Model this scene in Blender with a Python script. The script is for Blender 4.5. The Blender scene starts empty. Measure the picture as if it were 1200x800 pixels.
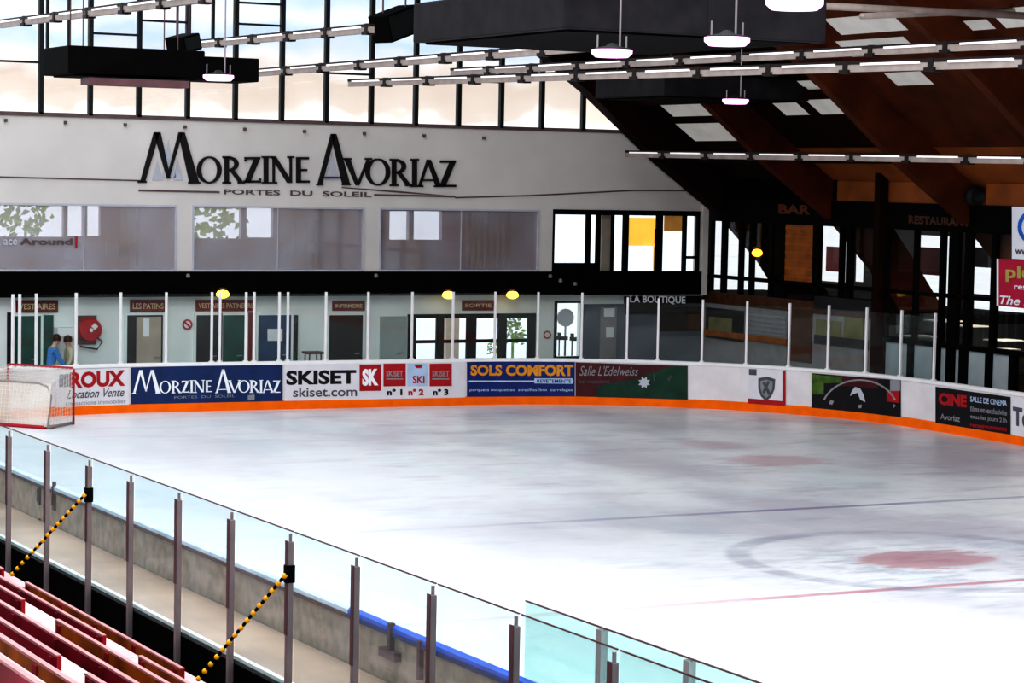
import bpy, bmesh, math, random
from mathutils import Vector, Matrix
random.seed(4)
S = bpy.context.scene
COL = S.collection
PI = math.pi

# ------------------------------------------------------------------ camera model (1200 x 800 frame)
F, YAW, PITCH, ROLL, H = 2865.16, .4756, .0665, .0195, 5.8425
fw = Vector((math.sin(YAW)*math.cos(PITCH), math.cos(YAW)*math.cos(PITCH), -math.sin(PITCH)))
rt = Vector((math.cos(YAW), -math.sin(YAW), 0))
up = rt.cross(fw)
RT = rt*math.cos(ROLL)+up*math.sin(ROLL)
UP = -rt*math.sin(ROLL)+up*math.cos(ROLL)
EYE = Vector((0, 0, H))
def ray(x, y): return RT*((x-600)/F)-UP*((y-400)/F)+fw
def onz(x, y, z): d = ray(x, y); return EYE+d*((z-H)/d.z)
def ony(x, y, Y): d = ray(x, y); return EYE+d*(Y/d.y)
def onx(x, y, X): d = ray(x, y); return EYE+d*(X/d.x)

# ------------------------------------------------------------------ rink outline
R0, XC, YC, XL, XR, K = 8.5, 27.3, 47.8, 10.48, 35.8, .045
XCL = XL+R0
def path(s):
    "point and inward normal on the board line; s=0 where the right corner starts, s<0 to the left"
    if s < 0:
        x = XC+s
        if x >= XCL: return Vector((x, YC+R0+K*(XC-x), 0)), Vector((-K, -1, 0)).normalized()
        yt = YC+R0+K*(XC-XCL)
        a = (XCL-x)/R0
        if a <= PI/2:
            return Vector((XCL-R0*math.sin(a), yt-R0+R0*math.cos(a), 0)), Vector((math.sin(a), -math.cos(a), 0))
        return Vector((XL, yt-R0-(a-PI/2)*R0, 0)), Vector((1, 0, 0))
    a = s/R0
    if a <= PI/2:
        return Vector((XC+R0*math.sin(a), YC+R0*math.cos(a), 0)), Vector((-math.sin(a), -math.cos(a), 0))
    return Vector((XR, YC-(s-R0*PI/2), 0)), Vector((-1, 0, 0))
def s_of(p):
    if p.x < XC: return p.x-XC if p.x > XCL else -(XC-XCL)-R0*math.asin(min(1, max(0, (XCL-p.x)/R0)))
    if p.y > YC: return R0*math.atan2(p.x-XC, p.y-YC)
    return R0*PI/2+YC-p.y
def inside(p):
    if p.x > XR: return False
    if p.y <= YC: return True
    if p.x < XC: return p.y < YC+R0+K*(XC-p.x)
    return math.hypot(p.x-XC, p.y-YC) < R0
def onboard(x, y):
    d = ray(x, y); a, b = 30., 90.
    a /= d.y*1.0; b /= d.y
    for _ in range(60):
        m = (a+b)/2
        if inside(EYE+d*m): a = m
        else: b = m
    p = EYE+d*a
    return s_of(p), p.z
def bmap(x, y, off=0.):
    s, z = onboard(x, y); p, n = path(s)
    return Vector((p.x, p.y, z))+n*(.012+off)
def wmap(Y):
    return lambda x, y, off=0.: ony(x, y, Y)+Vector((0, -off, 0))
def xmap(X):
    return lambda x, y, off=0.: onx(x, y, X)+Vector((-off, 0, 0))

# ------------------------------------------------------------------ materials
MATS = {}
def mat(name, col, rough=.6, metal=0., var=.12, scale=3., emit=0., spec=.3, bump=0.):
    m = bpy.data.materials.new(name); m.use_nodes = True
    nt = m.node_tree; b = nt.nodes['Principled BSDF']
    tc = nt.nodes.new('ShaderNodeTexCoord'); nz = nt.nodes.new('ShaderNodeTexNoise')
    nz.inputs['Scale'].default_value = scale; nz.inputs['Detail'].default_value = 5
    nt.links.new(tc.outputs['Object'], nz.inputs['Vector'])
    r = nt.nodes.new('ShaderNodeValToRGB')
    c0 = [max(0, c*(1-var)) for c in col]; c1 = [min(1, c*(1+var)) for c in col]
    r.color_ramp.elements[0].color = (*c0, 1); r.color_ramp.elements[1].color = (*c1, 1)
    r.color_ramp.elements[0].position = .3; r.color_ramp.elements[1].position = .7
    nt.links.new(nz.outputs['Fac'], r.inputs['Fac']); nt.links.new(r.outputs['Color'], b.inputs['Base Color'])
    b.inputs['Roughness'].default_value = rough; b.inputs['Metallic'].default_value = metal
    b.inputs['Specular IOR Level'].default_value = spec
    if emit:
        nt.links.new(r.outputs['Color'], b.inputs['Emission Color']); b.inputs['Emission Strength'].default_value = emit
    if bump:
        bp = nt.nodes.new('ShaderNodeBump'); bp.inputs['Strength'].default_value = bump
        nt.links.new(nz.outputs['Fac'], bp.inputs['Height']); nt.links.new(bp.outputs['Normal'], b.inputs['Normal'])
    MATS[name] = m
    return m
def glass(name, tint, haze=0., hazecol=(.8, .8, .8), gloss=.06):
    m = bpy.data.materials.new(name); m.use_nodes = True
    nt = m.node_tree; nt.nodes.remove(nt.nodes['Principled BSDF'])
    out = nt.nodes['Material Output']
    t = nt.nodes.new('ShaderNodeBsdfTransparent'); t.inputs[0].default_value = (*tint, 1)
    g = nt.nodes.new('ShaderNodeBsdfGlossy'); g.inputs['Roughness'].default_value = .03
    mx = nt.nodes.new('ShaderNodeMixShader'); mx.inputs[0].default_value = gloss
    nt.links.new(t.outputs[0], mx.inputs[1]); nt.links.new(g.outputs[0], mx.inputs[2])
    last = mx
    if haze:
        d = nt.nodes.new('ShaderNodeBsdfDiffuse')
        nz = nt.nodes.new('ShaderNodeTexNoise'); nz.inputs['Scale'].default_value = .9; nz.inputs['Detail'].default_value = 4
        tc = nt.nodes.new('ShaderNodeTexCoord'); nt.links.new(tc.outputs['Object'], nz.inputs['Vector'])
        r = nt.nodes.new('ShaderNodeValToRGB')
        r.color_ramp.elements[0].color = (hazecol[0]*.92, hazecol[1]*.80, hazecol[2]*.70, 1); r.color_ramp.elements[1].color = (*[min(1, c*1.15) for c in hazecol], 1)
        r.color_ramp.elements[0].position = .35; r.color_ramp.elements[1].position = .65
        nt.links.new(nz.outputs['Fac'], r.inputs['Fac']); nt.links.new(r.outputs['Color'], d.inputs[0])
        m2 = nt.nodes.new('ShaderNodeMixShader'); m2.inputs[0].default_value = haze
        nt.links.new(mx.outputs[0], m2.inputs[1]); nt.links.new(d.outputs[0], m2.inputs[2]); last = m2
    nt.links.new(last.outputs[0], out.inputs['Surface'])
    MATS[name] = m
    return m
mat('plaster', (.66, .62, .59), .85, var=.05, scale=.8)
mat('pale_wall', (.76, .80, .77), .8, var=.06, scale=1.2)
mat('black', (.0035, .003, .003), .7, var=.3, spec=.06)
mat('black_gloss', (.008, .008, .009), .25, var=.3)
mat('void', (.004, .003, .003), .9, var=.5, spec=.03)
mat('steel', (.46, .44, .45), .35, .6, var=.1)
mat('post_steel', (.25, .20, .20), .45, .3, var=.15)
mat('post_dark', (.12, .06, .065), .5, .2, var=.2)
mat('post_white', (.80, .77, .77), .5, var=.05)
mat('board_white', (.74, .69, .69), .45, var=.07, scale=2.)
mat('cap_white', (.85, .83, .82), .4, var=.04)
mat('orange', (.95, .17, .004), .5, var=.1, spec=.1)
mat('blue_cap', (.02, .11, .62), .35, var=.15)
mat('grey_cap', (.66, .74, .86), .4, var=.15)
mat('board_grey', (.38, .29, .235), .7, var=.25, scale=6.)
mat('walk', (.45, .31, .235), .35, var=.32, scale=.55, spec=.5)
mat('white_edge', (.85, .82, .78), .5, var=.06)
mat('bench_red', (.27, .012, .026), .4, var=.45, scale=1.6)
mat('bench_orange', (.36, .085, .01), .45, var=.5, scale=2.)
mat('seat_glare', (.80, .55, .55), .25, var=.2, scale=2.)  # pale pink puts the bright reflection into the red seat's colour
mat('edge_highlight', (.62, .27, .27), .3, var=.15)
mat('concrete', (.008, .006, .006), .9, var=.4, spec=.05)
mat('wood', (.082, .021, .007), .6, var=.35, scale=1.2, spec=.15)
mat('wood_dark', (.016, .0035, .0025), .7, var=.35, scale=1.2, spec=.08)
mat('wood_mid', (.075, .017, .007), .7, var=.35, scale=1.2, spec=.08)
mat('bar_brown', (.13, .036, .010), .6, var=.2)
mat('wood_lit', (.26, .080, .019), .6, var=.3, scale=1.)  # deck and boarding wood with window light mixed into its colour
mat('skylight', (.40, .39, .37), .5, var=.10, scale=1.5, emit=.42)
mat('duct', (.021, .019, .021), .6, var=.25, spec=.12)
mat('rail_grey', (.36, .30, .27), .5, .2, var=.15)
mat('rail_dark', (.012, .006, .006), .6, var=.2)
mat('tube', (.9, .85, .85), .4, var=.02, emit=.35)
mat('lamp_glow', (1., .50, .86), .4, var=.02, emit=1.3)
mat('lamp_body', (.25, .22, .23), .4, var=.05)
mat('amber', (1., .55, .06), .4, var=.05, emit=3.5)
mat('amber_red', (1., .35, .03), .4, var=.05, emit=3.)
mat('frame_dark', (.010, .012, .012), .6, var=.2)
mat('green_door', (.004, .07, .05), .5, var=.3)
mat('blue_door', (.012, .05, .12), .5, var=.3)
mat('grey_door', (.34, .40, .38), .6, var=.06)
mat('dark_door', (.012, .011, .010), .5, var=.3)
mat('red', (.42, .008, .016), .4, var=.15)
mat('sign_red', (.16, .012, .008), .5, var=.2)
mat('sign_tan', (.62, .48, .30), .6, var=.1)
mat('paper', (.72, .74, .74), .8, var=.04)
mat('ad_white', (.72, .69, .72), .5, var=.04)
mat('ad_blue', (.009, .030, .115), .4, var=.2)
mat('ad_navy', (.008, .024, .15), .4, var=.2)
mat('ad_ink', (.008, .007, .009), .5, var=.2)
mat('ad_red', (.40, .012, .02), .5, var=.15)
mat('ad_yellow', (.70, .30, .02), .5, var=.1)
mat('ad_lightblue', (.45, .56, .72), .5, var=.1)
mat('ad_letter', (.86, .87, .9), .5, var=.03)
mat('ad_maroon', (.07, .010, .012), .5, var=.3)
mat('ad_green', (.008, .045, .025), .5, var=.3)
mat('ad_grey', (.28, .28, .30), .5, var=.1)
mat('ad_midgrey', (.10, .10, .11), .5, var=.2)
mat('ad_leaf', (.07, .13, .02), .5, var=.4, scale=5)
mat('ink', (.012, .011, .012), .6, var=.2)
mat('ink_grey', (.50, .50, .55), .6, var=.1)
mat('cable', (.13, .09, .09), .6, var=.2)
mat('net_red', (.42, .015, .025), .4, var=.1)
mat('net_grey', (.30, .26, .24), .5, var=.1)
mat('net_white', (.70, .66, .60), .8, var=.05)
mat('yellow', (.92, .42, .01), .5, var=.1)
mat('skin', (.55, .33, .24), .6, var=.05)
mat('hair', (.012, .008, .007), .6, var=.2)
mat('cloth_blue', (.06, .22, .52), .8, var=.2)
mat('cloth_beige', (.52, .47, .33), .8, var=.1)
mat('cloth_grey', (.50, .50, .48), .8, var=.1)
mat('cloth_navy', (.02, .04, .13), .8, var=.1)
mat('room_lilac', (.50, .46, .52), .8, var=.12, scale=.7)
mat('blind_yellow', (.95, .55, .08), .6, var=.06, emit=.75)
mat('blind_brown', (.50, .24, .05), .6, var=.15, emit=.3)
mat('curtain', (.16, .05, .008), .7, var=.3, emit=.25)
mat('stone', (.42, .35, .28), .7, var=.12)
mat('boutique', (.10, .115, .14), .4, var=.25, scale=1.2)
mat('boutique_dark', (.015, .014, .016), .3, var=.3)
mat('brown_panel', (.075, .028, .012), .6, var=.35)
mat('olive', (.18, .17, .075), .6, var=.2)
mat('base_grey', (.25, .235, .235), .6, var=.12)
mat('rust', (.30, .09, .012), .6, var=.25)
mat('frosted', (.38, .42, .44), .5, var=.12, scale=2.)
mat('snow_ground', (.85, .85, .86), .9, var=.06, scale=.3)
mat('shrub', (.22, .32, .09), .8, var=.4, scale=6)
mat('sign_white', (.78, .78, .82), .5, var=.03)
mat('sign_crimson', (.42, .012, .05), .5, var=.1)
mat('sign_gold', (.42, .36, .10), .5, var=.1)
mat('sign_blue', (.02, .14, .55), .5, var=.1)
glass('near_glass', (.895, .955, .965), .05, (.75, .85, .85), .03)
glass('teal_glass', (.78, .92, .89), .04, (.6, .8, .75), .03)
glass('far_glass', (.95, .98, .975), .012, (.55, .60, .60), .018)
glass('window_glass', (.97, .98, .99), .03, (.9, .85, .8), .04)
glass('reflection_veil', (.95, .95, .97), .30, (.55, .52, .56), .05)  # diffuse haze and tan noise paint the reflections veiling the strip windows
glass('dark_glass', (.86, .85, .83), .01, (.2, .15, .12), .03)
glass('net_mesh', (1, 1, 1), .68, (.66, .61, .55), .0)
glass('net_mesh_thin', (1, 1, 1), .12, (.80, .76, .70), .0)

# ------------------------------------------------------------------ mesh builder
class MB:
    def __init__(self): self.v = []; self.f = []; self.mi = []
    def box(self, x0, x1, y0, y1, z0, z1, M=None, mi=0):
        b = len(self.v)
        P = [Vector((x, y, z)) for z in (z0, z1) for y in (y0, y1) for x in (x0, x1)]
        if M: P = [M @ p for p in P]
        self.v += P
        for q in ((0, 2, 3, 1), (4, 5, 7, 6), (0, 1, 5, 4), (2, 6, 7, 3), (0, 4, 6, 2), (1, 3, 7, 5)):
            self.f.append([b+i for i in q]); self.mi.append(mi)
        return self
    def prism(self, poly, vec, mi=0):
        b = len(self.v); n = len(poly); vec = Vector(vec)
        self.v += [Vector(p) for p in poly]+[Vector(p)+vec for p in poly]
        self.f.append([b+i for i in range(n)]); self.f.append([b+n+i for i in reversed(range(n))]); self.mi += [mi, mi]
        for i in range(n):
            j = (i+1) % n; self.f.append([b+i, b+n+i, b+n+j, b+j]); self.mi.append(mi)
        return self
    def grid(self, rows, close=False, mi=0):
        b = len(self.v); m = len(rows[0])
        for r in rows: self.v += [Vector(p) for p in r]
        for i in range(len(rows)-1):
            for j in range(m if close else m-1):
                k = (j+1) % m
                self.f.append([b+i*m+j, b+i*m+k, b+(i+1)*m+k, b+(i+1)*m+j]); self.mi.append(mi)
        return self
    def tube(self, pts, r, n=8, mi=0):
        pts = [Vector(p) for p in pts]; rows = []
        for i, p in enumerate(pts):
            t = (pts[min(i+1, len(pts)-1)]-pts[max(i-1, 0)]).normalized()
            a = Vector((0, 0, 1)) if abs(t.z) < .9 else Vector((1, 0, 0))
            u = t.cross(a).normalized(); w = t.cross(u)
            rr = r[i] if isinstance(r, (list, tuple)) else r
            rows.append([p+(u*math.cos(2*PI*k/n)+w*math.sin(2*PI*k/n))*rr for k in range(n)])
        b = len(self.v); self.grid(rows, True, mi)
        self.f.append([b+k for k in range(n)]); self.mi.append(mi)
        e = len(self.v)-n; self.f.append([e+k for k in reversed(range(n))]); self.mi.append(mi)
        return self
    def lathe(self, c, prof, n=20, axis='z', mi=0):
        rows = []
        for r, h in prof:
            row = []
            for k in range(n):
                a = 2*PI*k/n; x, y = r*math.cos(a), r*math.sin(a)
                row.append(Vector(c)+(Vector((x, y, h)) if axis == 'z' else Vector((x, h, y)) if axis == 'y' else Vector((h, x, y))))
            rows.append(row)
        b = len(self.v); self.grid(rows, True, mi)
        self.f.append([b+k for k in range(n)]); self.mi.append(mi)
        e = len(self.v)-n; self.f.append([e+k for k in reversed(range(n))]); self.mi.append(mi)
        return self
    def build(self, name, m, parent=None, smooth=False, bevel=0.):
        me = bpy.data.meshes.new(name)
        me.from_pydata([tuple(p) for p in self.v], [], self.f)
        for x in (m if isinstance(m, (list, tuple)) else [m]): me.materials.append(MATS[x])
        for p, i in zip(me.polygons, self.mi): p.material_index = i; p.use_smooth = smooth
        bm = bmesh.new(); bm.from_mesh(me); bmesh.ops.recalc_face_normals(bm, faces=bm.faces); bm.to_mesh(me); bm.free()
        o = bpy.data.objects.new(name, me); COL.objects.link(o)
        if parent: o.parent = parent; o.matrix_parent_inverse = parent.matrix_world.inverted()
        if bevel:
            bv = o.modifiers.new('bevel', 'BEVEL'); bv.width = bevel; bv.segments = 2; bv.limit_method = 'ANGLE'
        return o
def tag(o, label, cat, group=None, kind=None):
    o['label'] = label; o['category'] = cat
    if group: o['group'] = group
    if kind: o['kind'] = kind
    return o
def struct(o, label=None):
    o['kind'] = 'structure'
    if label: o['label'] = label
    return o
def empty(name, loc=(0, 0, 0)):
    o = bpy.data.objects.new(name, None); COL.objects.link(o); o.location = loc; o.empty_display_size = .1
    o.matrix_world = Matrix.Translation(loc)
    return o
ORD = 'first second third fourth fifth sixth seventh eighth ninth tenth eleventh twelfth thirteenth fourteenth fifteenth sixteenth seventeenth eighteenth nineteenth twentieth'.split()
ORD += ['twenty-'+w for w in ORD[:9]]+['thirtieth']

def holed(mb, x0, x1, z0, z1, y0, y1, holes, M=None):
    "wall slab in the xz plane with rectangular holes"
    xs = sorted({x0, x1, *[min(max(h[i], x0), x1) for h in holes for i in (0, 1)]})
    zs = sorted({z0, z1, *[min(max(h[i], z0), z1) for h in holes for i in (2, 3)]})
    for i in range(len(xs)-1):
        run = None
        for j in range(len(zs)-1):
            cx, cz = (xs[i]+xs[i+1])/2, (zs[j]+zs[j+1])/2
            if any(h[0] < cx < h[1] and h[2] < cz < h[3] for h in holes):
                if run is not None: mb.box(xs[i], xs[i+1], y0, y1, run, zs[j], M); run = None
            elif run is None: run = zs[j]
        if run is not None: mb.box(xs[i], xs[i+1], y0, y1, run, zs[-1], M)
    return mb
def wrect(x0, y0, x1, y1, Y):
    "rectangle seen between two picture corners on the plane Y -> x0,x1,z0,z1"
    a, b, c, d = ony(x0, y0, Y), ony(x1, y0, Y), ony(x0, y1, Y), ony(x1, y1, Y)
    return (a.x+c.x)/2, (b.x+d.x)/2, (c.z+d.z)/2, (a.z+b.z)/2
def rrect(x0, y0, x1, y1, X):
    a, b, c, d = onx(x0, y0, X), onx(x1, y0, X), onx(x0, y1, X), onx(x1, y1, X)
    return (b.y+d.y)/2, (a.y+c.y)/2, (c.z+d.z)/2, (a.z+b.z)/2
def quadpt(q, u, v):
    "q = (xl, xr, yl_top, yl_bot, yr_top, yr_bot)"
    xl, xr, a, b, c, d = q
    return xl+(xr-xl)*u, (a+(c-a)*u)*v+(b+(d-b)*u)*(1-v)
def decal(name, m, mapf, q, off=0., thick=.012, n=1, parent=None):
    mb = MB(); rows = []
    for o_ in (off, off+thick):
        for v in (0, 1):
            rows.append([mapf(*quadpt(q, i/n, v), o_) for i in range(n+1)])
    A, B, C, D = rows
    b = MB(); b.grid([A, B, D, C, A])
    return b.build(name, m, parent)
def text_polys(txt, bold=0., shear=0.):
    cu = bpy.data.curves.new('t', 'FONT'); cu.body = txt; cu.fill_mode = 'FRONT'; cu.resolution_u = 3
    cu.offset = bold; cu.shear = shear
    o = bpy.data.objects.new('t', cu); COL.objects.link(o)
    dg = bpy.context.evaluated_depsgraph_get(); dg.update()
    me = bpy.data.meshes.new_from_object(o.evaluated_get(dg))
    V = [v.co.copy() for v in me.vertices]; Fc = [list(p.vertices) for p in me.polygons]
    bpy.data.objects.remove(o); bpy.data.curves.remove(cu); bpy.data.meshes.remove(me)
    return V, Fc
def dtext(name, txt, m, mapf, q, off, parent, bold=0., shear=0.):
    V, Fc = text_polys(txt, bold, shear)
    x0, x1 = min(v.x for v in V), max(v.x for v in V); y0, y1 = min(v.y for v in V), max(v.y for v in V)
    P_ = [mapf(*quadpt(q, (v.x-x0)/(x1-x0), (v.y-y0)/(y1-y0)), off) for v in V]
    # one mesh per word: islands closer than a word space belong together
    par = list(range(len(V)))
    def find(a):
        while par[a] != a: par[a] = par[par[a]]; a = par[a]
        return a
    for fc in Fc:
        for a in fc[1:]: par[find(a)] = find(fc[0])
    isl = {}
    for fc in Fc: isl.setdefault(find(fc[0]), []).append(fc)
    spans = sorted((min(V[a].x for fc in fs for a in fc), max(V[a].x for fc in fs for a in fc), r) for r, fs in isl.items())
    words = []
    for a, b_, r in spans:
        if words and a-words[-1][0] < .17: words[-1][0] = max(words[-1][0], b_); words[-1][1].append(r)
        else: words.append([b_, [r]])
    for _, rs in words:
        fs = [fc for r in rs for fc in isl[r]]; used = sorted({a for fc in fs for a in fc}); ix = {a: n for n, a in enumerate(used)}
        me = bpy.data.meshes.new(name); me.from_pydata([tuple(P_[a]) for a in used], [], [[ix[a] for a in fc] for fc in fs]); me.materials.append(MATS[m])
        o = bpy.data.objects.new(name, me); COL.objects.link(o); o.parent = parent
        if parent: o.matrix_parent_inverse = parent.matrix_world.inverted()
    return o
def dpoly(name, m, mapf, polys, off, parent, thick=.01):
    b = MB()
    for poly in polys:
        n = len(poly); i0 = len(b.v)
        b.v += [mapf(x, y, off+thick) for x, y in poly]+[mapf(x, y, off) for x, y in poly]
        b.f.append([i0+i for i in range(n)]); b.mi.append(0)
        for i in range(n):
            j = (i+1) % n; b.f.append([i0+i, i0+j, i0+n+j, i0+n+i]); b.mi.append(0)
    return b.build(name, m, parent)

# ------------------------------------------------------------------ world, camera, light
w = bpy.data.worlds.new('sky'); S.world = w; w.use_nodes = True
nt = w.node_tree; bg = nt.nodes['Background']
tc = nt.nodes.new('ShaderNodeTexCoord'); sx = nt.nodes.new('ShaderNodeSeparateXYZ')
nt.links.new(tc.outputs['Generated'], sx.inputs[0])
rp = nt.nodes.new('ShaderNodeValToRGB'); mr = nt.nodes.new('ShaderNodeMapRange')
mr.inputs['From Min'].default_value = -.1; mr.inputs['From Max'].default_value = .2
nz = nt.nodes.new('ShaderNodeTexNoise'); nz.inputs['Scale'].default_value = 38; nz.inputs['Detail'].default_value = 6
mpn = nt.nodes.new('ShaderNodeMapping'); mpn.inputs['Scale'].default_value = (1, 1, 1.6)
nt.links.new(tc.outputs['Generated'], mpn.inputs[0]); nt.links.new(mpn.outputs[0], nz.inputs['Vector'])
ma = nt.nodes.new('ShaderNodeMath'); ma.operation = 'MULTIPLY_ADD'; ma.inputs[1].default_value = .026; 
nt.links.new(nz.outputs['Fac'], ma.inputs[0]); nt.links.new(sx.outputs['Z'], ma.inputs[2])
sb = nt.nodes.new('ShaderNodeMath'); sb.operation = 'SUBTRACT'; sb.inputs[1].default_value = .013
nt.links.new(ma.outputs[0], sb.inputs[0]); nt.links.new(sb.outputs[0], mr.inputs['Value'])
nt.links.new(mr.outputs[0], rp.inputs['Fac'])
e = rp.color_ramp.elements
def pos(z): return (z+.1)/.3
e[0].position = 0; e[0].color = (.85, .85, .85, 1)
e[1].position = 1; e[1].color = (.86, .93, 1.0, 1)
for z, c in ((.010, (.95, .93, .92)), (.0195, (1.0, .97, .94)), (.0265, (.64, .56, .50)), (.036, (.58, .49, .42)), (.044, (.70, .67, .66)), (.054, (.44, .55, .70)), (.062, (.72, .73, .76)), (.074, (.45, .57, .76)), (.1, (.9, .95, 1.))):
    k = e.new(pos(z)); k.color = (*c, 1)
nt.links.new(rp.outputs['Color'], bg.inputs['Color']); bg.inputs['Strength'].default_value = 1.25

cam = bpy.data.objects.new('camera', bpy.data.cameras.new('camera')); COL.objects.link(cam)
M = Matrix.Identity(4)
for i, vv in enumerate((RT, UP, -fw)):
    for j in range(3): M[j][i] = vv[j]
M.translation = EYE; cam.matrix_world = M
cam.data.sensor_width = 36; cam.data.lens = F/1200*36; cam.data.clip_end = 2000; cam.data.clip_start = .2
S.camera = cam
S.view_settings.view_transform = 'Standard'
S.view_settings.look = 'High Contrast'
S.cycles.use_denoising = True
S.cycles.max_bounces = 8; S.cycles.transparent_max_bounces = 24
def area(name, loc, tgt, size, power, col=(1, 1, 1)):
    l = bpy.data.lights.new(name, 'AREA'); l.shape = 'SQUARE'; l.size = size; l.energy = power; l.color = col
    o = bpy.data.objects.new(name, l); COL.objects.link(o); o.location = loc
    o.rotation_euler = (Vector(tgt)-Vector(loc)).to_track_quat('-Z', 'Y').to_euler()
    return o
area('ice_fill', (12, 26, 19), (12, 37, 0), 14, 2500, (1, .98, 1.0))  # added unseen area lamp that brightens the near-left ice

area('restaurant_fill', (40.5, 48.5, 4.6), (40.3, 48.4, 0), 3, 260, (1, .9, .75))  # lamp added to lift the dim restaurant interior
# ------------------------------------------------------------------ ice
ICE_DZ = 0
b = MB()
pts = []
s = -(XC-XCL)-R0*PI/2-45
S_END = R0*PI/2+34
ss = []
x = -(XC-XCL)-R0*PI/2-42
while x < S_END: ss.append(x); x += .7
pts = [path(q)[0] for q in ss]
b.v = [p.copy() for p in pts]; b.f = [list(range(len(pts)))]; b.mi = [0]
ice_m = bpy.data.materials.new('ice'); ice_m.use_nodes = True; MATS['ice'] = ice_m
nt = ice_m.node_tree; P = nt.nodes['Principled BSDF']
def nd(t, **k):
    n = nt.nodes.new(t)
    for a, v in k.items(): setattr(n, a, v)
    return n
def mth(op, *a, clamp=False):
    n = nd('ShaderNodeMath', operation=op, use_clamp=clamp)
    for i, v in enumerate(a):
        if isinstance(v, (int, float)): n.inputs[i].default_value = v
        else: nt.links.new(v, n.inputs[i])
    return n.outputs[0]
tc = nd('ShaderNodeTexCoord'); sp = nd('ShaderNodeSeparateXYZ'); nt.links.new(tc.outputs['Object'], sp.inputs[0])
X_, Y_ = sp.outputs['X'], sp.outputs['Y']
def noise(scale, sx=1., sy=1., det=5., rough=.6, rot=0.):
    mp = nd('ShaderNodeMapping'); mp.inputs['Scale'].default_value = (sx, sy, 1); mp.inputs['Rotation'].default_value = (0, 0, rot)
    nt.links.new(tc.outputs['Object'], mp.inputs[0])
    n = nd('ShaderNodeTexNoise'); n.inputs['Scale'].default_value = scale; n.inputs['Detail'].default_value = det; n.inputs['Roughness'].default_value = rough
    nt.links.new(mp.outputs[0], n.inputs['Vector']); return n.outputs['Fac']
def sstep(v, a, b_):
    n = nd('ShaderNodeMapRange', interpolation_type='SMOOTHSTEP'); n.inputs['From Min'].default_value = a; n.inputs['From Max'].default_value = b_
    nt.links.new(v, n.inputs['Value']); return n.outputs[0]
def mixc(fac, a, b_):
    n = nd('ShaderNodeMix', data_type='RGBA')
    for sock, v in ((n.inputs['A'], a), (n.inputs['B'], b_)):
        if isinstance(v, tuple): sock.default_value = (*v, 1)
        else: nt.links.new(v, sock)
    if isinstance(fac, (int, float)): n.inputs['Factor'].default_value = fac
    else: nt.links.new(fac, n.inputs['Factor'])
    return n.outputs['Result']
n1 = noise(.22, 1, .7, 6); n2 = noise(.7, .5, 1.6, 8, .65, .5); n3 = noise(2.2, .5, 1.4, 6, .7, -.4); n4 = noise(.35, 1.3, .5, 6, .6, .9)
scuff_shade = sstep(mth('ADD', X_, mth('MULTIPLY', mth('SUBTRACT', n4, .5), 8)), 13., 25.)  # scuffs thin out leftward, painting in the brighter light on that side
scuff_amt = mth('ADD', mth('MULTIPLY', scuff_shade, .72), .28)
c = mixc(mth('MULTIPLY', sstep(n1, .40, .66), scuff_amt), (.90, .915, .925), (.62, .60, .65))
c = mixc(mth('MULTIPLY', mth('MULTIPLY', sstep(n2, .50, .70), .55), scuff_amt), c, (.42, .40, .46))
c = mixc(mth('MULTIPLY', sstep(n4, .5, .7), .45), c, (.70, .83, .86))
c = mixc(mth('MULTIPLY', mth('MULTIPLY', sstep(n3, .52, .72), .38), scuff_amt), c, (.42, .40, .46))
def line(yc, hw, slope=0.):
    d = mth('ABSOLUTE', mth('SUBTRACT', mth('ADD', Y_, mth('MULTIPLY', mth('SUBTRACT', X_, 24), slope)), yc))
    return mth('SUBTRACT', 1, sstep(d, hw*.55, hw*1.25))
fade = sstep(X_, 16.5, 23.)
c = mixc(mth('MULTIPLY', mth('MULTIPLY', line(36.57, .12), mth('ADD', mth('MULTIPLY', fade, .5), .12)), sstep(n2, .30, .55)), c, (.12, .10, .28))
fade2 = sstep(X_, 15.5, 21.)
c = mixc(mth('MULTIPLY', mth('MULTIPLY', line(28.74, .11), mth('ADD', mth('MULTIPLY', fade2, .5), .2)), sstep(n3, .28, .5)), c, (.55, .10, .16))
def spot(xc, yc, rx, ry, soft=.5):
    dx = mth('DIVIDE', mth('SUBTRACT', X_, xc), rx); dy = mth('DIVIDE', mth('SUBTRACT', Y_, yc), ry)
    d = mth('SQRT', mth('ADD', mth('MULTIPLY', dx, dx), mth('MULTIPLY', dy, dy)))
    d = mth('ADD', d, mth('MULTIPLY', mth('SUBTRACT', n3, .5), 2.4))
    return mth('SUBTRACT', 1, sstep(d, 1-soft*.5, 1+soft*.3))
def ring(xc, yc, r, hw):
    dx = mth('SUBTRACT', X_, xc); dy = mth('SUBTRACT', Y_, yc)
    d = mth('ABSOLUTE', mth('SUBTRACT', mth('SQRT', mth('ADD', mth('MULTIPLY', dx, dx), mth('MULTIPLY', dy, dy))), r))
    return mth('SUBTRACT', 1, sstep(d, hw*.5, hw*1.3))
c = mixc(mth('MULTIPLY', mth('MULTIPLY', ring(23.25, 30.9, 2.9, .22), sstep(n2, .36, .56)), .5), c, (.26, .28, .36))
c = mixc(mth('MULTIPLY', mth('MULTIPLY', spot(23.2, 30.2, 4.6, 3.6, 1.2), sstep(n3, .46, .62)), .42), c, (.36, .36, .46))
c = mixc(mth('MULTIPLY', spot(23.3, 30.9, 1.25, .85), .62), c, (.42, .10, .13))
c = mixc(mth('MULTIPLY', spot(28.6, 43.2, 1.2, 1.0, .7), .40), c, (.48, .12, .17))
c = mixc(mth('MULTIPLY', spot(28.9, 46.2, .8, .9, .8), .30), c, (.45, .12, .18))
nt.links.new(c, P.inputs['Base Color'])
P.inputs['Specular IOR Level'].default_value = .6
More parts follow.
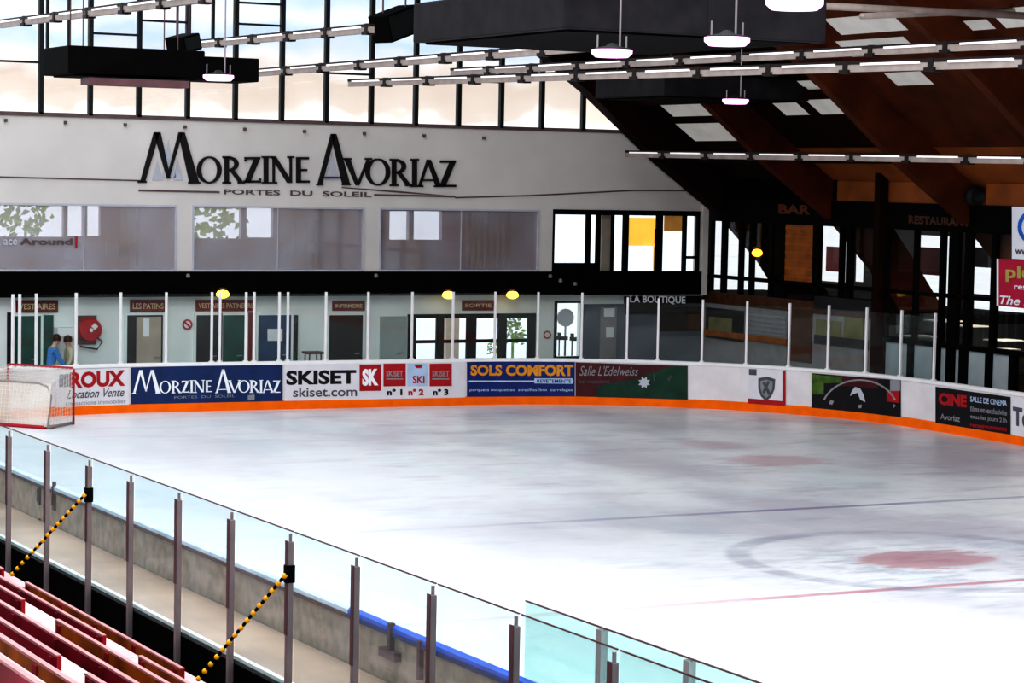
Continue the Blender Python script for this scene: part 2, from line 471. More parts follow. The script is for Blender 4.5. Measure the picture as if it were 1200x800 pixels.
nt.links.new(mth('ADD', .20, mth('MULTIPLY', n2, .28)), P.inputs['Roughness'])
bp = nd('ShaderNodeBump'); bp.inputs['Strength'].default_value = .08; nt.links.new(n3, bp.inputs['Height']); nt.links.new(bp.outputs[0], P.inputs['Normal'])
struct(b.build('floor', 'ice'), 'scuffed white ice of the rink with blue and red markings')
# hall floor round the rink, walkway of the stand side
b = MB(); b.box(-12, 44, -12, 60.5, -1.2, -.02)
struct(b.build('floor', 'base_grey'), 'grey hall floor around the rink')
b = MB(); b.box(-400, 43.5, 66, 700, -.4, -.05); b.box(43.5, 400, -60, 700, -.4, -.05)
struct(b.build('ground', 'snow_ground'), 'pale ground outside the hall')

# ------------------------------------------------------------------ boards
def strip(s0, s1, prof, step=.35):
    n = max(1, int(abs(s1-s0)/step)); rows = []
    for i in range(n+1):
        p, nn = path(s0+(s1-s0)*i/n)
        rows.append([Vector((p.x+nn.x*o, p.y+nn.y*o, z)) for o, z in prof])
    return rows
def boards(s0, s1, label, cap, face, kick=True, cw=-.15):
    t = empty('dasher_board', path((s0+s1)/2)[0]); tag(t, label, 'rink board')
    MB().grid(strip(s0, s1, [(0, 0), (0, 1.13), (cw+.03, 1.13), (cw+.03, 0), (0, 0)])).build('board_face', face, t)
    MB().grid(strip(s0, s1, [(.03, 1.12), (.03, 1.18), (.01, 1.2), (cw+.02, 1.2), (cw, 1.18), (cw, 1.12), (.03, 1.12)])).build('cap_rail', cap, t)
    if not kick: MB().grid(strip(s0, s1, [(cw-.012, 1.09), (cw-.012, 1.135), (cw+.03, 1.135), (cw+.03, 1.09), (cw-.012, 1.09)])).build('cap_lip', 'ad_navy' if cap == 'blue_cap' else 'post_dark', t)
    if kick: MB().grid(strip(s0, s1, [(.0, 0), (.022, 0), (.022, .20), (.0, .225), (0, 0)])).build('kick_plate', 'orange', t)
    return t
SL = -(XC-XCL)-R0*PI/2
boards(SL+4.0, S_END, 'white far rink board with orange kick strip carrying the adverts', 'cap_white', 'board_white')
boards(SL-42, SL-24.2, 'near rink board with bright blue cap and brown grey back', 'blue_cap', 'board_grey', False, -.06)
boards(SL-24.2, SL+4.0, 'near rink board with grey cap leading towards the goal end', 'grey_cap', 'board_grey', False, -.06)
# board hinges and latch on the near board's back
for i, (px, py, hgt) in enumerate(((45.5, 580, .28), (63, 581, .42), (45.5, 619, .3))):
    p = onx(px, py, 10.43); b = MB(); b.box(10.42, 10.452, p.y-.05, p.y+.05, p.z-hgt/2, p.z+hgt/2); b.box(10.40, 10.43, p.y-.02, p.y+.02, p.z-hgt/3, p.z+hgt/3)
    tag(b.build('gate_hinge', 'post_dark'), ['dark upper hinge on the near board gate', 'long dark hinge nearest the first chain on the near board', 'dark lower hinge on the near board gate'][i], 'hinge', 'hinges of the board gate')
p = onx(458, 752, 10.42); b = MB(); b.box(10.39, 10.452, p.y-.03, p.y+.03, p.z-.1, p.z+.2); b.box(10.37, 10.452, p.y-.2, p.y+.2, p.z-.17, p.z-.08)
tag(b.build('board_latch', 'post_dark'), 'dark T-shaped latch on the back of the near board below the blue cap', 'latch')
p = onx(493, 773, 10.43); b = MB(); b.box(10.40, 10.452, p.y-.03, p.y+.03, p.z-.2, p.z+.2)
tag(b.build('gate_hinge', 'post_dark'), 'dark hinge bar right of the latch on the near board', 'hinge', 'hinges of the board gate')

# ------------------------------------------------------------------ adverts on the far boards
def advert(name, label, m, q, n=12):
    t = empty(name, bmap(*quadpt(q, .5, .5))); tag(t, label, 'advert', 'adverts on the far boards')
    decal('panel', m, bmap, q, .0, .008, n, t)
    return t
def bezel(): pass
# the big-initial lettering: strokes in sheet units (x 165..533 , y 155..215)
def ringpoly(cx, cy, rx, ry, ix, iy, n=22):
    out = []
    for i in range(n):
        a, c_ = 2*PI*i/n, 2*PI*(i+1)/n
        out.append([(cx+rx*math.cos(a), cy+ry*math.sin(a)), (cx+rx*math.cos(c_), cy+ry*math.sin(c_)), (cx+ix*math.cos(c_), cy+iy*math.sin(c_)), (cx+ix*math.cos(a), cy+iy*math.sin(a))])
    return out
def arcband(cx, cy, rx, ry, ix, iy, a0, a1, n=10):
    out = []
    for i in range(n):
        a, c_ = a0+(a1-a0)*i/n, a0+(a1-a0)*(i+1)/n
        out.append([(cx+rx*math.cos(a), cy+ry*math.sin(a)), (cx+rx*math.cos(c_), cy+ry*math.sin(c_)), (cx+ix*math.cos(c_), cy+iy*math.sin(c_)), (cx+ix*math.cos(a), cy+iy*math.sin(a))])
    return out
T, B = 184, 214
def stroke(x0, y0, x1, y1, w0, w1=None):
    w1 = w0 if w1 is None else w1
    return [(x0-w0/2, y0), (x0+w0/2, y0), (x1+w1/2, y1), (x1-w1/2, y1)]
def serif(x, y, w_): return [(x-w_, y-1), (x+w_, y-1), (x+w_, y+1), (x-w_, y+1)]
def L_R(x):
    return [stroke(x+3, T, x+3, B, 5), serif(x+3, T, 5), serif(x+3, B, 5)]+arcband(x+6, T+8, 11, 8.6, 6, 5.6, -PI/2, PI/2)+[stroke(x+8, T+14, x+20, B, 5, 6), serif(x+20, B, 4)]
def L_A(x0, xm, x1, t, b_, w0, w1, bar):
    return [stroke(xm-.5, t, x0, b_, w0), stroke(xm, t, x1, b_, w1*.75, w1), [(x0+(xm-x0)*.3, bar), (x1-(x1-xm)*.3, bar), (x1-(x1-xm)*.28, bar+2), (x0+(xm-x0)*.28, bar+2)], serif(x0, b_, 4), serif(x1, b_, 5)]
LETTERS = [
 ('letter_m', [stroke(183, 155, 166.5, 213, 6.5, 5.5), stroke(183.5, 155, 197, 209, 7.5, 4), stroke(211, 155, 196, 209, 4.5, 3), stroke(212, 155, 227, 214, 7, 11), serif(166, 213, 5), serif(227, 214, 7)]),
 ('letter_o', ringpoly(244.5, 199, 14.5, 16, 9.5, 14)),
 ('letter_r', L_R(262)),
 ('letter_z', [[(286, T), (304, T), (304, T+2.6), (286, T+2.6)], [(298, T), (304.5, T), (292, B), (285.5, B)], [(285, B-2.6), (305, B-2.6), (305, B), (285, B)], serif(287, T+4, 1.2), serif(304, B-4, 1.2)]),
 ('letter_i', [stroke(311, T, 311, B, 5.2), serif(311, T, 5), serif(311, B, 5)]),
 ('letter_n', [stroke(320, T, 320, B, 2.6), stroke(320, T, 339, B, 6), stroke(340, T, 340, B, 2.6), serif(319, T, 3.5), serif(320, B, 4), serif(340, T, 4)]),
 ('letter_e', [stroke(349, T, 349, B, 5.2), [(349, T), (361, T), (361, T+2.6), (349, T+2.6)], [(349, 198), (359, 198), (359, 200.4), (349, 200.4)], [(349, B-2.6), (362, B-2.6), (362, B), (349, B)]]),
 ('letter_a', L_A(374, 390, 405, 157, 216, 5, 8.5, 207)),
 ('letter_v', [stroke(406, T+2, 418, B+3, 6.5, 4), stroke(431, T+2, 418.5, B+3, 3, 3), serif(406, T+2, 5), serif(431, T+2, 4)]),
 ('letter_o', ringpoly(442, 201.5, 14.5, 16, 9.5, 14)),
 ('letter_r', [[(x+196, y+3) for x, y in p_] for p_ in L_R(262)]),
 ('letter_i', [stroke(485, T+3, 485, B+4, 5.2), serif(485, T+3, 5), serif(485, B+4, 5)]),
 ('letter_a', L_A(491, 501.5, 513, T+3, B+4, 3, 6, 210)),
 ('letter_z', [[(515, T+4), (533, T+4), (533, T+6.6), (515, T+6.6)], [(527, T+4), (533.5, T+4), (520.5, B+5), (514, B+5)], [(513.5, B+2.4), (533.5, B+2.4), (533.5, B+5), (513.5, B+5)]]),
]
WALL = 60.1
wm = wmap(WALL)
t = empty('wall_lettering', wm(350, 200)); tag(t, 'large black MORZINE AVORIAZ lettering on the white end wall', 'lettering')
for nm, polys in LETTERS: dpoly(nm, 'ink', wm, polys, .02, t, .05)
for pl in ([(197, 163), (206, 208), (190, 208)], [(184, 188), (191, 211), (178, 211)], [(208, 188), (214, 211), (203, 211)], [(389, 178), (398, 211), (381, 211)]): dpoly('mountain_mark', 'ink_grey', wm, [pl], .012, t, .01)
for pl in ([(162, 222), (257, 224), (257, 226), (162, 224)], [(438, 227.2), (533, 229.2), (533, 231.2), (438, 229.2)], [(400, 219), (470, 224), (535, 230), (470, 226), (400, 220)]): dpoly('underline', 'cable', wm, [pl], .012, t, .02)
dtext('lettering', 'PORTES  DU  SOLEIL', 'cable', wm, (262, 435, 221.5, 227.5, 225, 231), .03, t, .02)

# 1 roux
q = (92-32, 151, 432, 478, 430.5, 475)
a1 = advert('advert_banner', 'white ROUX advert with fat red letters beside the goal', 'ad_white', q)
decal('grey_mark', 'ad_grey', bmap, (64, 78, 437, 452, 437, 452), .01, .004, 2, a1)
dtext('lettering', 'ROUX', 'ad_red', bmap, (78, 146, 435, 454, 433, 452), .014, a1, .045)
dtext('lettering', 'Location Vente', 'ad_midgrey', bmap, (74, 145, 456, 466, 454, 464), .014, a1, .01, .4)
dtext('lettering', 'transactions immobilier', 'ad_grey', bmap, (72, 147, 469, 474, 467, 472), .014, a1, .0)
# 2 morzine avoriaz
q = (153, 331, 430.5, 473.5, 425.5, 469.5)
a2 = advert('advert_banner', 'dark blue advert with white MORZINE AVORIAZ letters', 'ad_blue', q)
def ad2(x, y):
    u = (x-165)/(533-165); return 156+u*172, 433.5+(y-155)/60*28-u*3.5
for nm, polys in LETTERS: dpoly(nm, 'ad_letter', bmap, [[ad2(*p_) for p_ in pl] for pl in polys], .012, a2, .004)
dtext('lettering', 'PORTES  DU  SOLEIL', 'ad_grey', bmap, (204, 275, 464, 467, 462, 465), .014, a2, .0)
decal('corner_mark', 'ad_grey', bmap, (290, 298, 463, 469, 462, 468), .012, .003, 1, a2)
# 3 skiset
q = (333, 545, 425.5, 469.5, 423.5, 465.5)
a3 = advert('advert_banner', 'white SKISET advert with black letters and red squares', 'ad_white', q)
dtext('lettering', 'SKISET', 'ad_ink', bmap, (335, 417, 434, 451, 433, 449.5), .014, a3, .04)
dtext('lettering', 'skiset.com', 'ad_midgrey', bmap, (343, 418, 454, 465, 453, 464), .014, a3, .015)
def patch(par, name, x0, x1, y0, y1, m): decal(name, m, bmap, (x0, x1, y0, y1, y0-.4, y1-.4), .010, .004, 3, par)
patch(a3, 'red_square', 421, 446, 427, 458, 'ad_red'); dtext('lettering', 'SK', 'ad_letter', bmap, (424, 443, 432, 452, 431.5, 451.5), .016, a3, .06)
for x in (449, 503):
    patch(a3, 'red_square', x, x+26, 426, 452.5, 'ad_red')
    dtext('lettering', 'SKISET', 'ad_grey', bmap, (x+3, x+23, 434, 441, 434, 441), .016, a3, .03); decal('square_line', 'ad_grey', bmap, (x+3, x+23, 443, 444.5, 443, 444.5), .016, .001, 2, a3)
patch(a3, 'blue_square', 477, 501, 426, 452.5, 'ad_lightblue')
dpoly('red_mark', 'ad_red', bmap, [[(485, 427), (495, 427), (493, 431), (487, 431)]], .016, a3, .002)
dtext('lettering', 'SKI', 'ad_red', bmap, (483, 497, 440, 449, 440, 449), .016, a3, .03)
for x, s_, m_ in ((453, 'n\u00b0 1', 'ad_ink'), (478, 'n\u00b0 2', 'ad_red'), (507, 'n\u00b0 3', 'ad_ink')):
    dtext('lettering', s_, m_, bmap, (x, x+18, 455.5, 463, 455.3, 462.8), .016, a3, .05)
# 4 sols comfort
q = (547, 673.5, 423, 464.5, 424, 464)
a4 = advert('advert_banner', 'blue SOLS COMFORT advert with orange letters', 'ad_navy', q)
dtext('lettering', 'SOLS COMFORT', 'ad_yellow', bmap, (551, 672, 427, 440, 427, 440.5), .014, a4, .045)
for x0, x1, y0, y1 in ((549, 672, 445.5, 447.5),): decal('white_line', 'ad_lightblue', bmap, (x0, x1, y0, y1, y0, y1), .011, .003, 8, a4)
decal('white_line', 'ad_lightblue', bmap, (626, 671, 443, 449, 443, 449.5), .011, .003, 8, a4)
dtext('lettering', 'REVETEMENTS', 'ad_navy', bmap, (629, 669, 444.2, 448.2, 444.4, 448.6), .016, a4, .02)
dtext('lettering', 'parquets moquettes  stratifies lino  carrelages', 'ad_lightblue', bmap, (550, 671, 455, 459, 455, 459), .014, a4, .01)
# 5 edelweiss
q = (674.5, 806, 424.5, 464, 428.5, 468)
a5 = advert('advert_banner', 'dark maroon and green advert with a pale flower', 'ad_maroon', q, 16)
dpoly('green_field', 'ad_green', bmap, [[(700, 452), (720, 448), (720, 465), (700, 465)], [(720, 448), (745, 444), (745, 465.5), (720, 465)], [(745, 444), (765, 436), (765, 466), (745, 465.5)], [(765, 436), (785, 429.5), (785, 467), (765, 466)], [(785, 429.5), (805, 429), (805, 467.5), (785, 467)]], .010, a5, .003)
dtext('lettering', "Salle L'Edelweiss", 'ad_grey', bmap, (679, 748, 428, 440, 429, 440), .014, a5, .0, .35)
dtext('lettering', 'bar restaurant', 'ad_midgrey', bmap, (679, 714, 444, 449, 444, 449), .014, a5, .0)
dpoly('flower', 'ink_grey', bmap, [[(755+r*math.cos(a), 448+r*math.sin(a)) for a, r in [(2*PI*i/16, 7.5 if i % 2 else 4.5) for i in range(16)]]], .016, a5, .003)
dtext('lettering', 'EDELWEISS', 'ad_midgrey', bmap, (766, 802, 438, 446, 440, 448), .014, a5, .0)
# 6 shield poster
q = (877, 921, 431, 473, 433.5, 476)
a6 = advert('advert_banner', 'white poster with a grey shield emblem and red border', 'ad_white', q, 6)
decal('red_border', 'ad_red', bmap, (877, 920, 466.5, 472.5, 470, 475.5), .010, .004, 6, a6)
decal('red_border', 'ad_red', bmap, (917.5, 921, 434, 472, 434, 475.5), .010, .004, 2, a6)
decal('emblem', 'ad_midgrey', bmap, (878, 887, 432, 439, 432.5, 439.5), .010, .004, 2, a6)
sh = [(889, 443), (899, 441), (909, 444), (908, 456), (904, 465), (898, 470), (892, 464), (889, 455)]
dpoly('shield', 'ad_midgrey', bmap, [sh], .010, a6, .004)
dpoly('shield_field', 'ad_grey', bmap, [[(899+(x-899)*.72, 455+(y-455)*.74) for x, y in sh]], .015, a6, .004)
dpoly('shield_stripe', 'ad_midgrey', bmap, [[(894, 448), (897, 447), (904, 461), (901, 463)], [(900, 446), (903, 447), (896, 462), (894, 459)]], .020, a6, .002)
# 7 picture advert
q = (951.5, 1056, 437, 484.5, 445.5, 494)
a7 = advert('advert_banner', 'dark picture advert with a pale arc and horn shape', 'ad_ink', q, 12)
decal('leaf_field', 'ad_leaf', bmap, (952, 966, 438, 462, 440, 462), .010, .003, 4, a7)
decal('red_field', 'ad_maroon', bmap, (985, 1030, 440, 452, 444, 455), .010, .003, 4, a7)
decal('leaf_field', 'ad_leaf', bmap, (966, 990, 440, 449, 441, 448), .0105, .003, 4, a7)
decal('red_field', 'ad_red', bmap, (1040, 1055, 456, 470, 457, 472), .010, .003, 4, a7)
patch(a7, 'badge', 1044, 1056, 445, 458, 'ad_grey')
dpoly('arc', 'ad_grey', bmap, arcband(1008, 482, 46, 38, 44, 36, PI*1.12, PI*1.88, 16), .014, a7, .003)
dpoly('horn', 'ink_grey', bmap, [[(1003, 453), (1009, 455), (1013, 462), (1015, 471), (1009, 468), (1006, 460), (1000, 462), (997, 464), (999, 458)]], .018, a7, .003)
dpoly('spark', 'ad_grey', bmap, [[(974, 468), (978, 470), (976, 474), (972, 473)], [(1007, 474), (1011, 474), (1010, 478), (1007, 478)], [(1048, 473), (1051, 475), (1048, 478)]], .014, a7, .003)
# 8 cine
q = (1097, 1184.5, 453, 495.5, 465, 509)
a8 = advert('advert_banner', 'black CINE advert with red letters and white lines', 'ad_ink', q, 12)
dtext('lettering', 'CINE', 'ad_red', bmap, (1101, 1134, 459.5, 474, 463, 477.5), .014, a8, .06)
dtext('lettering', 'Avoriaz', 'ad_grey', bmap, (1103, 1126, 484, 491, 487, 494.5), .014, a8, .02)
for i, (y0, m_) in enumerate(((464, 'ad_lightblue'), (475, 'ad_grey'), (485, 'ad_grey'), (495, 'ad_red'))):
    dtext('lettering', ['SALLE DE CINEMA', 'films en exclusivite', 'tous les jours 21h', 'renseignements'][i], m_, bmap, (1138, 1181, y0, y0+6.5, y0+5, y0+12), .014, a8, .02)
# 9 next
q = (1186.5, 1245, 466, 509.5, 477, 522)
a9 = advert('advert_banner', 'white advert with a dark letter T cut off by the picture edge', 'ad_white', q, 6)
dtext('lettering', 'Technic', 'ad_midgrey', bmap, (1188, 1243, 476, 498, 486, 510), .014, a9, .04)

# ------------------------------------------------------------------ far guard glass
PX = [6, 15, 36.5, 87, 141.5, 195, 248.5, 258, 288.5, 298, 327.5, 337.5, 382, 431.5, 483, 531, 580, 630, 681, 734, 770, 821.5, 873, 922.5, 968, 1012, 1052.5, 1091.5]
SS = [onboard(px, 428 if px < 600 else 425+max(0, (px-700))*.06)[0] for px in PX]
HT = 1.72
DESCR = []
for i, s in enumerate(SS):
    p, nn = path(s); p = p-nn*.06
    ht = HT if i < 19 else 1.62
    t = empty('guard_post', (p.x, p.y, 1.2)); tag(t, 'white guard glass post on the far boards, %s from the left' % ORD[i], 'post', 'white posts on the far boards')
    ang = math.atan2(nn.y, nn.x); Mx = Matrix.Translation((p.x, p.y, 0)) @ Matrix.Rotation(ang, 4, 'Z')
    MB().box(-.03, .03, -.03, .03, 1.2, 1.2+ht, Mx).build('upright', 'post_white', t, bevel=.008)
    MB().box(-.05, .05, -.055, .055, 1.2, 1.23, Mx).build('foot', 'post_white', t)
for i in range(len(SS)-1):
    a, n0 = path(SS[i]); c_, n1_ = path(SS[i+1]); a = a-n0*.06; c_ = c_-n1_*.06
    d = (c_-a).normalized(); L = (c_-a).length
    if L < .2: continue
    Mx = Matrix.Translation((a.x, a.y, 0)) @ Matrix.Rotation(math.atan2(d.y, d.x), 4, 'Z')
    o = MB().box(.045, L-.045, -.006, .006, 1.205, 1.2+(1.68 if i < 18 else 1.52), Mx).build('guard_glass', 'far_glass')
    tag(o, 'clear guard pane between the %s and %s white far posts from the left' % (ORD[i], ORD[i+1]), 'glass pane', 'guard panes over the far boards')

# ------------------------------------------------------------------ near glass screen
XG = 9.35; ZG = 2.2
PY = [onx(px, py, XG).y for px, py in ((11, 505), (56, 520), (105, 536), (153.7, 554.4), (210, 575), (271.9, 598.2), (340.5, 623), (418, 650), (507.5, 681.3), (605, 717.5), (720, 759))]
PY.append(2*PY[-1]-PY[-2])
for i, y in enumerate(PY[:-1]):
    t = empty('screen_post', (XG, y, -.5)); tag(t, 'steel post of the near glass screen, %s from the left' % ORD[i], 'post', 'posts of the near glass screen')
    MB().box(XG-.04, XG+.03, y-.03, y+.03, -.6, 2.11).build('upright', 'post_steel', t, bevel=.008)
    MB().box(XG-.012, XG+.012, y-.012, y+.012, 2.11, 2.19).build('top_pin', 'post_steel', t)
    MB().box(XG-.045, XG-.035, y-.034, y+.034, 1.15, 2.12).build('upper_sleeve', 'post_dark', t)
    if i in (2, 6): zc = onx(*((103.5, 579) if i == 2 else (340, 672)), XG).z; MB().box(XG-.055, XG+.04, y-.04, y+.04, zc-.09, zc+.09).build('strap', 'black', t)
PYx = [2*PY[0]-PY[1]]+PY
for i in range(len(PYx)-1):
    y0, y1 = PYx[i], PYx[i+1]
    t = empty('glass_screen', (XG+.05, (y0+y1)/2, .62))
    tag(t, 'clear pane of the near glass screen, %s from the left' % ORD[i], 'glass pane', 'panes of the near glass screen')
    MB().box(XG+.035, XG+.047, y1+.035, y0-.035, .545, ZG).build('pane', 'near_glass', t)
    MB().box(XG+.034, XG+.048, y1+.02, y0-.02, ZG, ZG+.012).build('top_edge', 'post_dark', t)
# teal panes standing on the near board
ys = [onx(621.5, 705, XL).y, onx(712, 735, XL).y, onx(815, 770, XL).y]
ys.append(2*ys[2]-ys[1]); ys.append(2*ys[3]-ys[2])
for i in range(4):
    y0, y1 = ys[i], ys[i+1]
    t = empty('teal_screen', (XL-.05, (y0+y1)/2, 1.2)); tag(t, ['teal tinted glass pane on the near board, first with a free end', 'teal glass pane between the two dark clamps on the near board', 'teal glass pane right of the last dark clamp at the frame edge', 'teal glass pane lowest at the picture edge'][i], 'glass pane', 'teal panes on the near board')
    MB().box(XL-.06, XL-.045, y1+.02, y0-.02, 1.2, 1.94).build('pane', 'teal_glass', t)
    MB().box(XL-.062, XL-.043, y1+.01, y0-.01, 1.94, 1.952).build('top_edge', 'post_dark', t)
    if i in (0, 1): tag(MB().box(XL-.09, XL-.02, y1-.045, y1+.045, 1.2, 1.93).build('glass_clamp', 'steel'), ['grey upright clamp between the first two teal panes', 'grey upright clamp between the second and third teal panes'][i], 'clamp', 'clamps of the teal panes')

# ------------------------------------------------------------------ walkway, plinth, stand, benches
YE = 56
b = MB(); b.box(9.47, XL-.05, -5, 55, .3, .59); struct(b.build('floor', 'walk'), 'worn walkway floor behind the near board')
b = MB(); b.box(9.44, 9.50, -5, 55, .56, .60); struct(b.build('trim_1', 'white_edge'), 'white nosing along the walkway edge')
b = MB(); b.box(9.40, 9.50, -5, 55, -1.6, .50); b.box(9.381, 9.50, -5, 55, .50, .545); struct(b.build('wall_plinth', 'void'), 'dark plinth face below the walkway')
TR = [.604, .618, .633, .656, .683, .708, .742]
ROW = [(8.6-.7*k, H-TR[k]*(8.6-.7*k)) for k in range(7)]
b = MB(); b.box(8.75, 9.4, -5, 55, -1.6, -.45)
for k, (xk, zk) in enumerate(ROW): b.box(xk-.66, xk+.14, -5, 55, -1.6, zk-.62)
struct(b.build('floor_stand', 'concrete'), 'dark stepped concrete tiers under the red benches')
def bench(k, pxa, pxb, back=True, m='bench_red', label=''):
    xk, zk = ROW[k]
    lin = lambda px: 171+TR[k]*.911*(px+901)
    ya = onx(pxa, lin(pxa), xk).y; yb = onx(pxb, lin(pxb), xk).y
    if yb > ya: ya, yb = yb, ya
    t = empty('bench', (xk, (ya+yb)/2, zk-.62)); tag(t, label, 'bench', 'red benches of the stand')
    MB().box(xk+.04, xk+.40, yb, ya, zk-.30, zk-.25).build('seat', 'seat_glare', t, bevel=.01)
    n = max(2, int((ya-yb)/1.3)+1)
    if back:
        MB().box(xk-.02, xk+.02, yb, ya, zk-.20, zk-.01).build('backrest', m, t, bevel=.006)
        MB().box(xk-.022, xk+.022, yb, ya, zk-.012, zk+.008).build('top_edge', 'edge_highlight', t)  # pale strip paints the highlight along the backrest top
        MB().box(xk-.02, xk+.02, yb-.012, yb, zk-.2, zk).build('end_cap', 'red', t)
    for i in range(n):
        y = yb+.15+(ya-yb-.3)*i/(n-1)
        mb = MB(); mb.box(xk+.05, xk+.35, y-.025, y+.025, zk-.62, zk-.30)
        if back: mb.box(xk-.035, xk-.015, y-.05, y+.05, zk-.62, zk-.03)
        mb.build('bracket', 'bench_red', t)
    return t
bench(0, -45, 3, True, 'bench_red', 'front row red bench ending at the left edge by the first chain')
bench(0, 31, 214, True, 'bench_orange', 'long front row red bench closest to the dark plinth')
bench(1, -55, 122, True, 'bench_red', 'second row red bench reaching in from the left edge')
bench(1, 123, 163, False, 'bench_red', 'short backless red seat with painted pale reflection in the gap of the second row')
bench(1, 164, 270, True, 'bench_orange', 'second row bench with brown backrest right of the pale gap')
bench(2, -60, 27, True, 'bench_red', 'third row red bench cut off by the left edge')
bench(2, 28, 66, False, 'bench_red', 'backless red seat with painted pale reflection in the gap of the third row')
bench(2, 67, 270, True, 'bench_orange', 'third row bench with brown backrest right of its pale gap')
bench(3, -70, 260, True, 'bench_red', 'unbroken fourth row red bench behind the brown backrests')
bench(4, -70, 69, True, 'bench_red', 'fifth row red bench ending above the bottom edge')
bench(4, 70, 101, False, 'bench_red', 'backless red seat with painted pinkish reflection in the gap of the fifth row')
bench(4, 102, 200, True, 'bench_red', 'fifth row red bench at the bottom edge right of the gap')
bench(5, -70, 120, True, 'bench_orange', 'sixth row bench with brown backrest in the bottom left corner')
bench(6, -70, 60, True, 'bench_red', 'rearmost bench in the extreme bottom left corner')

# yellow and black chains
def chain(p0, p1, label):
    p0, p1 = Vector(p0), Vector(p1); n = 30; b = MB()
    L = (p1-p0).length
    for i in range(n):
        a = p0+(p1-p0)*(i/n); c_ = p0+(p1-p0)*((i+1)/n); mid = (a+c_)/2
        r = .026 if i % 2 else .017
        b.tube([a, a.lerp(c_, .2), mid, a.lerp(c_, .8), c_], [r*.55, r, r*1.12, r, r*.55], 8, mi=1 if i % 2 else 0)
    tag(b.build('barrier_chain', ['black', 'yellow'], None, True), label, 'chain', 'yellow and black barrier chains')
chain(onx(103.5, 575, XG-.05), onx(13, 674, 8.62), 'yellow and black chain from the third glass post to the front bench')
chain(onx(339, 668, XG-.05), onx(231, 797, 8.62), 'yellow and black chain from the seventh glass post to the bottom edge')

# ------------------------------------------------------------------ goal
gp = {'A': onz(86, 497, 0), 'B': onz(22, 492, 0)}
A0 = Vector((16.85, 54.75, 0)); B0 = Vector((16.02, 56.10, 0)); 
C0 = onz(56, 503, 0); D0 = onz(-8, 497.5, 0)
A0 = onz(86, 497, 0); up1 = Vector((0, 0, 1.3))
bdir = Vector((-.62, .785, 0))
B0 = A0+bdir*1.83
back = (C0-A0)
D0 = B0+back
t = empty('hockey_goal', (A0+B0)/2); tag(t, 'red framed ice hockey goal with white net by the far boards', 'goal')
zt = onz(85, 433, 1.22)
MB().tube([A0, A0+up1*.97, A0+up1+bdir*.04, B0+up1-bdir*.04, B0+up1*.97, B0], .028, 10).build('goal_frame', 'net_red', t, True)
Q = [A0, A0.lerp(C0, .75), C0+bdir*.12, C0+bdir*.4, D0-bdir*.3, B0.lerp(D0, .8), B0]
MB().tube([p+Vector((0, 0, .04)) for p in Q[1:]], .04, 8).build('base_frame', 'net_red', t, True)
MB().tube([A0+Vector((0, 0, .04)), A0.lerp(C0, .5)+Vector((0, 0, .04)), C0+Vector((0, 0, .05))], .034, 8).build('base_frame', 'net_grey', t, True)
zb = 1.02
Cb = C0+(A0-C0)*.12; Db = D0+(B0-D0)*.12
hoop = [C0+Vector((0, 0, .05)), Cb+Vector((0, 0, zb*.72)), Cb+bdir*.1+Vector((0, 0, zb*.93)), Cb+bdir*.35+Vector((0, 0, zb)), Db-bdir*.35+Vector((0, 0, zb)), Db-bdir*.1+Vector((0, 0, zb*.93)), Db+Vector((0, 0, zb*.72)), D0+Vector((0, 0, .05))]
MB().tube(hoop, .024, 8).build('back_hoop', 'net_grey', t, True)
def lattice(p, n, m, r, name, m_):
    "net cords between four corners p00 p10 p11 p01, with a soft mesh skin"
    a, b_, c_, d_ = [Vector(q) for q in p]
    f = lambda u, v: (a*(1-u)+b_*u)*(1-v)+(d_*(1-u)+c_*u)*v
    k = MB()
    for i in range(n+1): k.tube([f(i/n, j/4) for j in range(5)], r, 4)
    for j in range(m+1): k.tube([f(i/4, j/m) for i in range(5)], r, 4)
    o = k.build(name, 'net_white', t)
    MB().grid([[f(u/6, v/6) for u in range(7)] for v in range(7)]).build('net_skin', m_, o)
z0 = Vector((0, 0, .06))
lattice((C0+z0, D0+z0, Db+Vector((0, 0, zb)), Cb+Vector((0, 0, zb*.98))), 18, 10, .006, 'back_net', 'net_mesh')
lattice((A0+z0, C0+z0, Cb+Vector((0, 0, zb*.95)), A0+up1*.98), 9, 10, .0045, 'side_net', 'net_mesh_thin')
lattice((B0+z0, D0+z0, Db+Vector((0, 0, zb*.95)), B0+up1*.98), 9, 10, .0045, 'side_net', 'net_mesh_thin')
lattice((Cb+Vector((0, 0, zb)), Db+Vector((0, 0, zb)), B0+up1, A0+up1), 16, 5, .0045, 'top_net', 'net_mesh_thin')

# ------------------------------------------------------------------ end wall
ZS = 7.22
win = [wrect(0-60, 240, 206, 318, WALL), wrect(226, 242.5, 426, 318, WALL), wrect(445, 245.5, 631, 317.5, WALL), wrect(648, 250.5, 818, 321, WALL)]
holes = [(a, c_, 3.30, 4.97) for a, c_, z0_, z1_ in win[:3]]+[(win[3][0], win[3][1], 3.20, 4.93)]
b = holed(MB(), 8, 37.12, 3.28, ZS, WALL, WALL+.25, holes)
struct(b.build('wall_back', 'plaster'), 'white plastered end wall under the gable windows')
b = MB(); b.box(8, 37.1, WALL-.06, WALL+.3, 2.63, 3.28)
struct(b.build('trim_2', 'black'), 'black fascia band across the end wall')
b = MB(); b.box(37.02, 37.2, WALL-.08, WALL+.1, 2.6, 5.5); struct(b.build('trim_3', 'plaster'), 'pale edge strip at the right end of the wall')
b = MB(); b.box(8, 36, WALL-.05, WALL, ZS-.05, ZS+.05); struct(b.build('trim_4', 'cable'), 'thin brown sill under the gable windows')
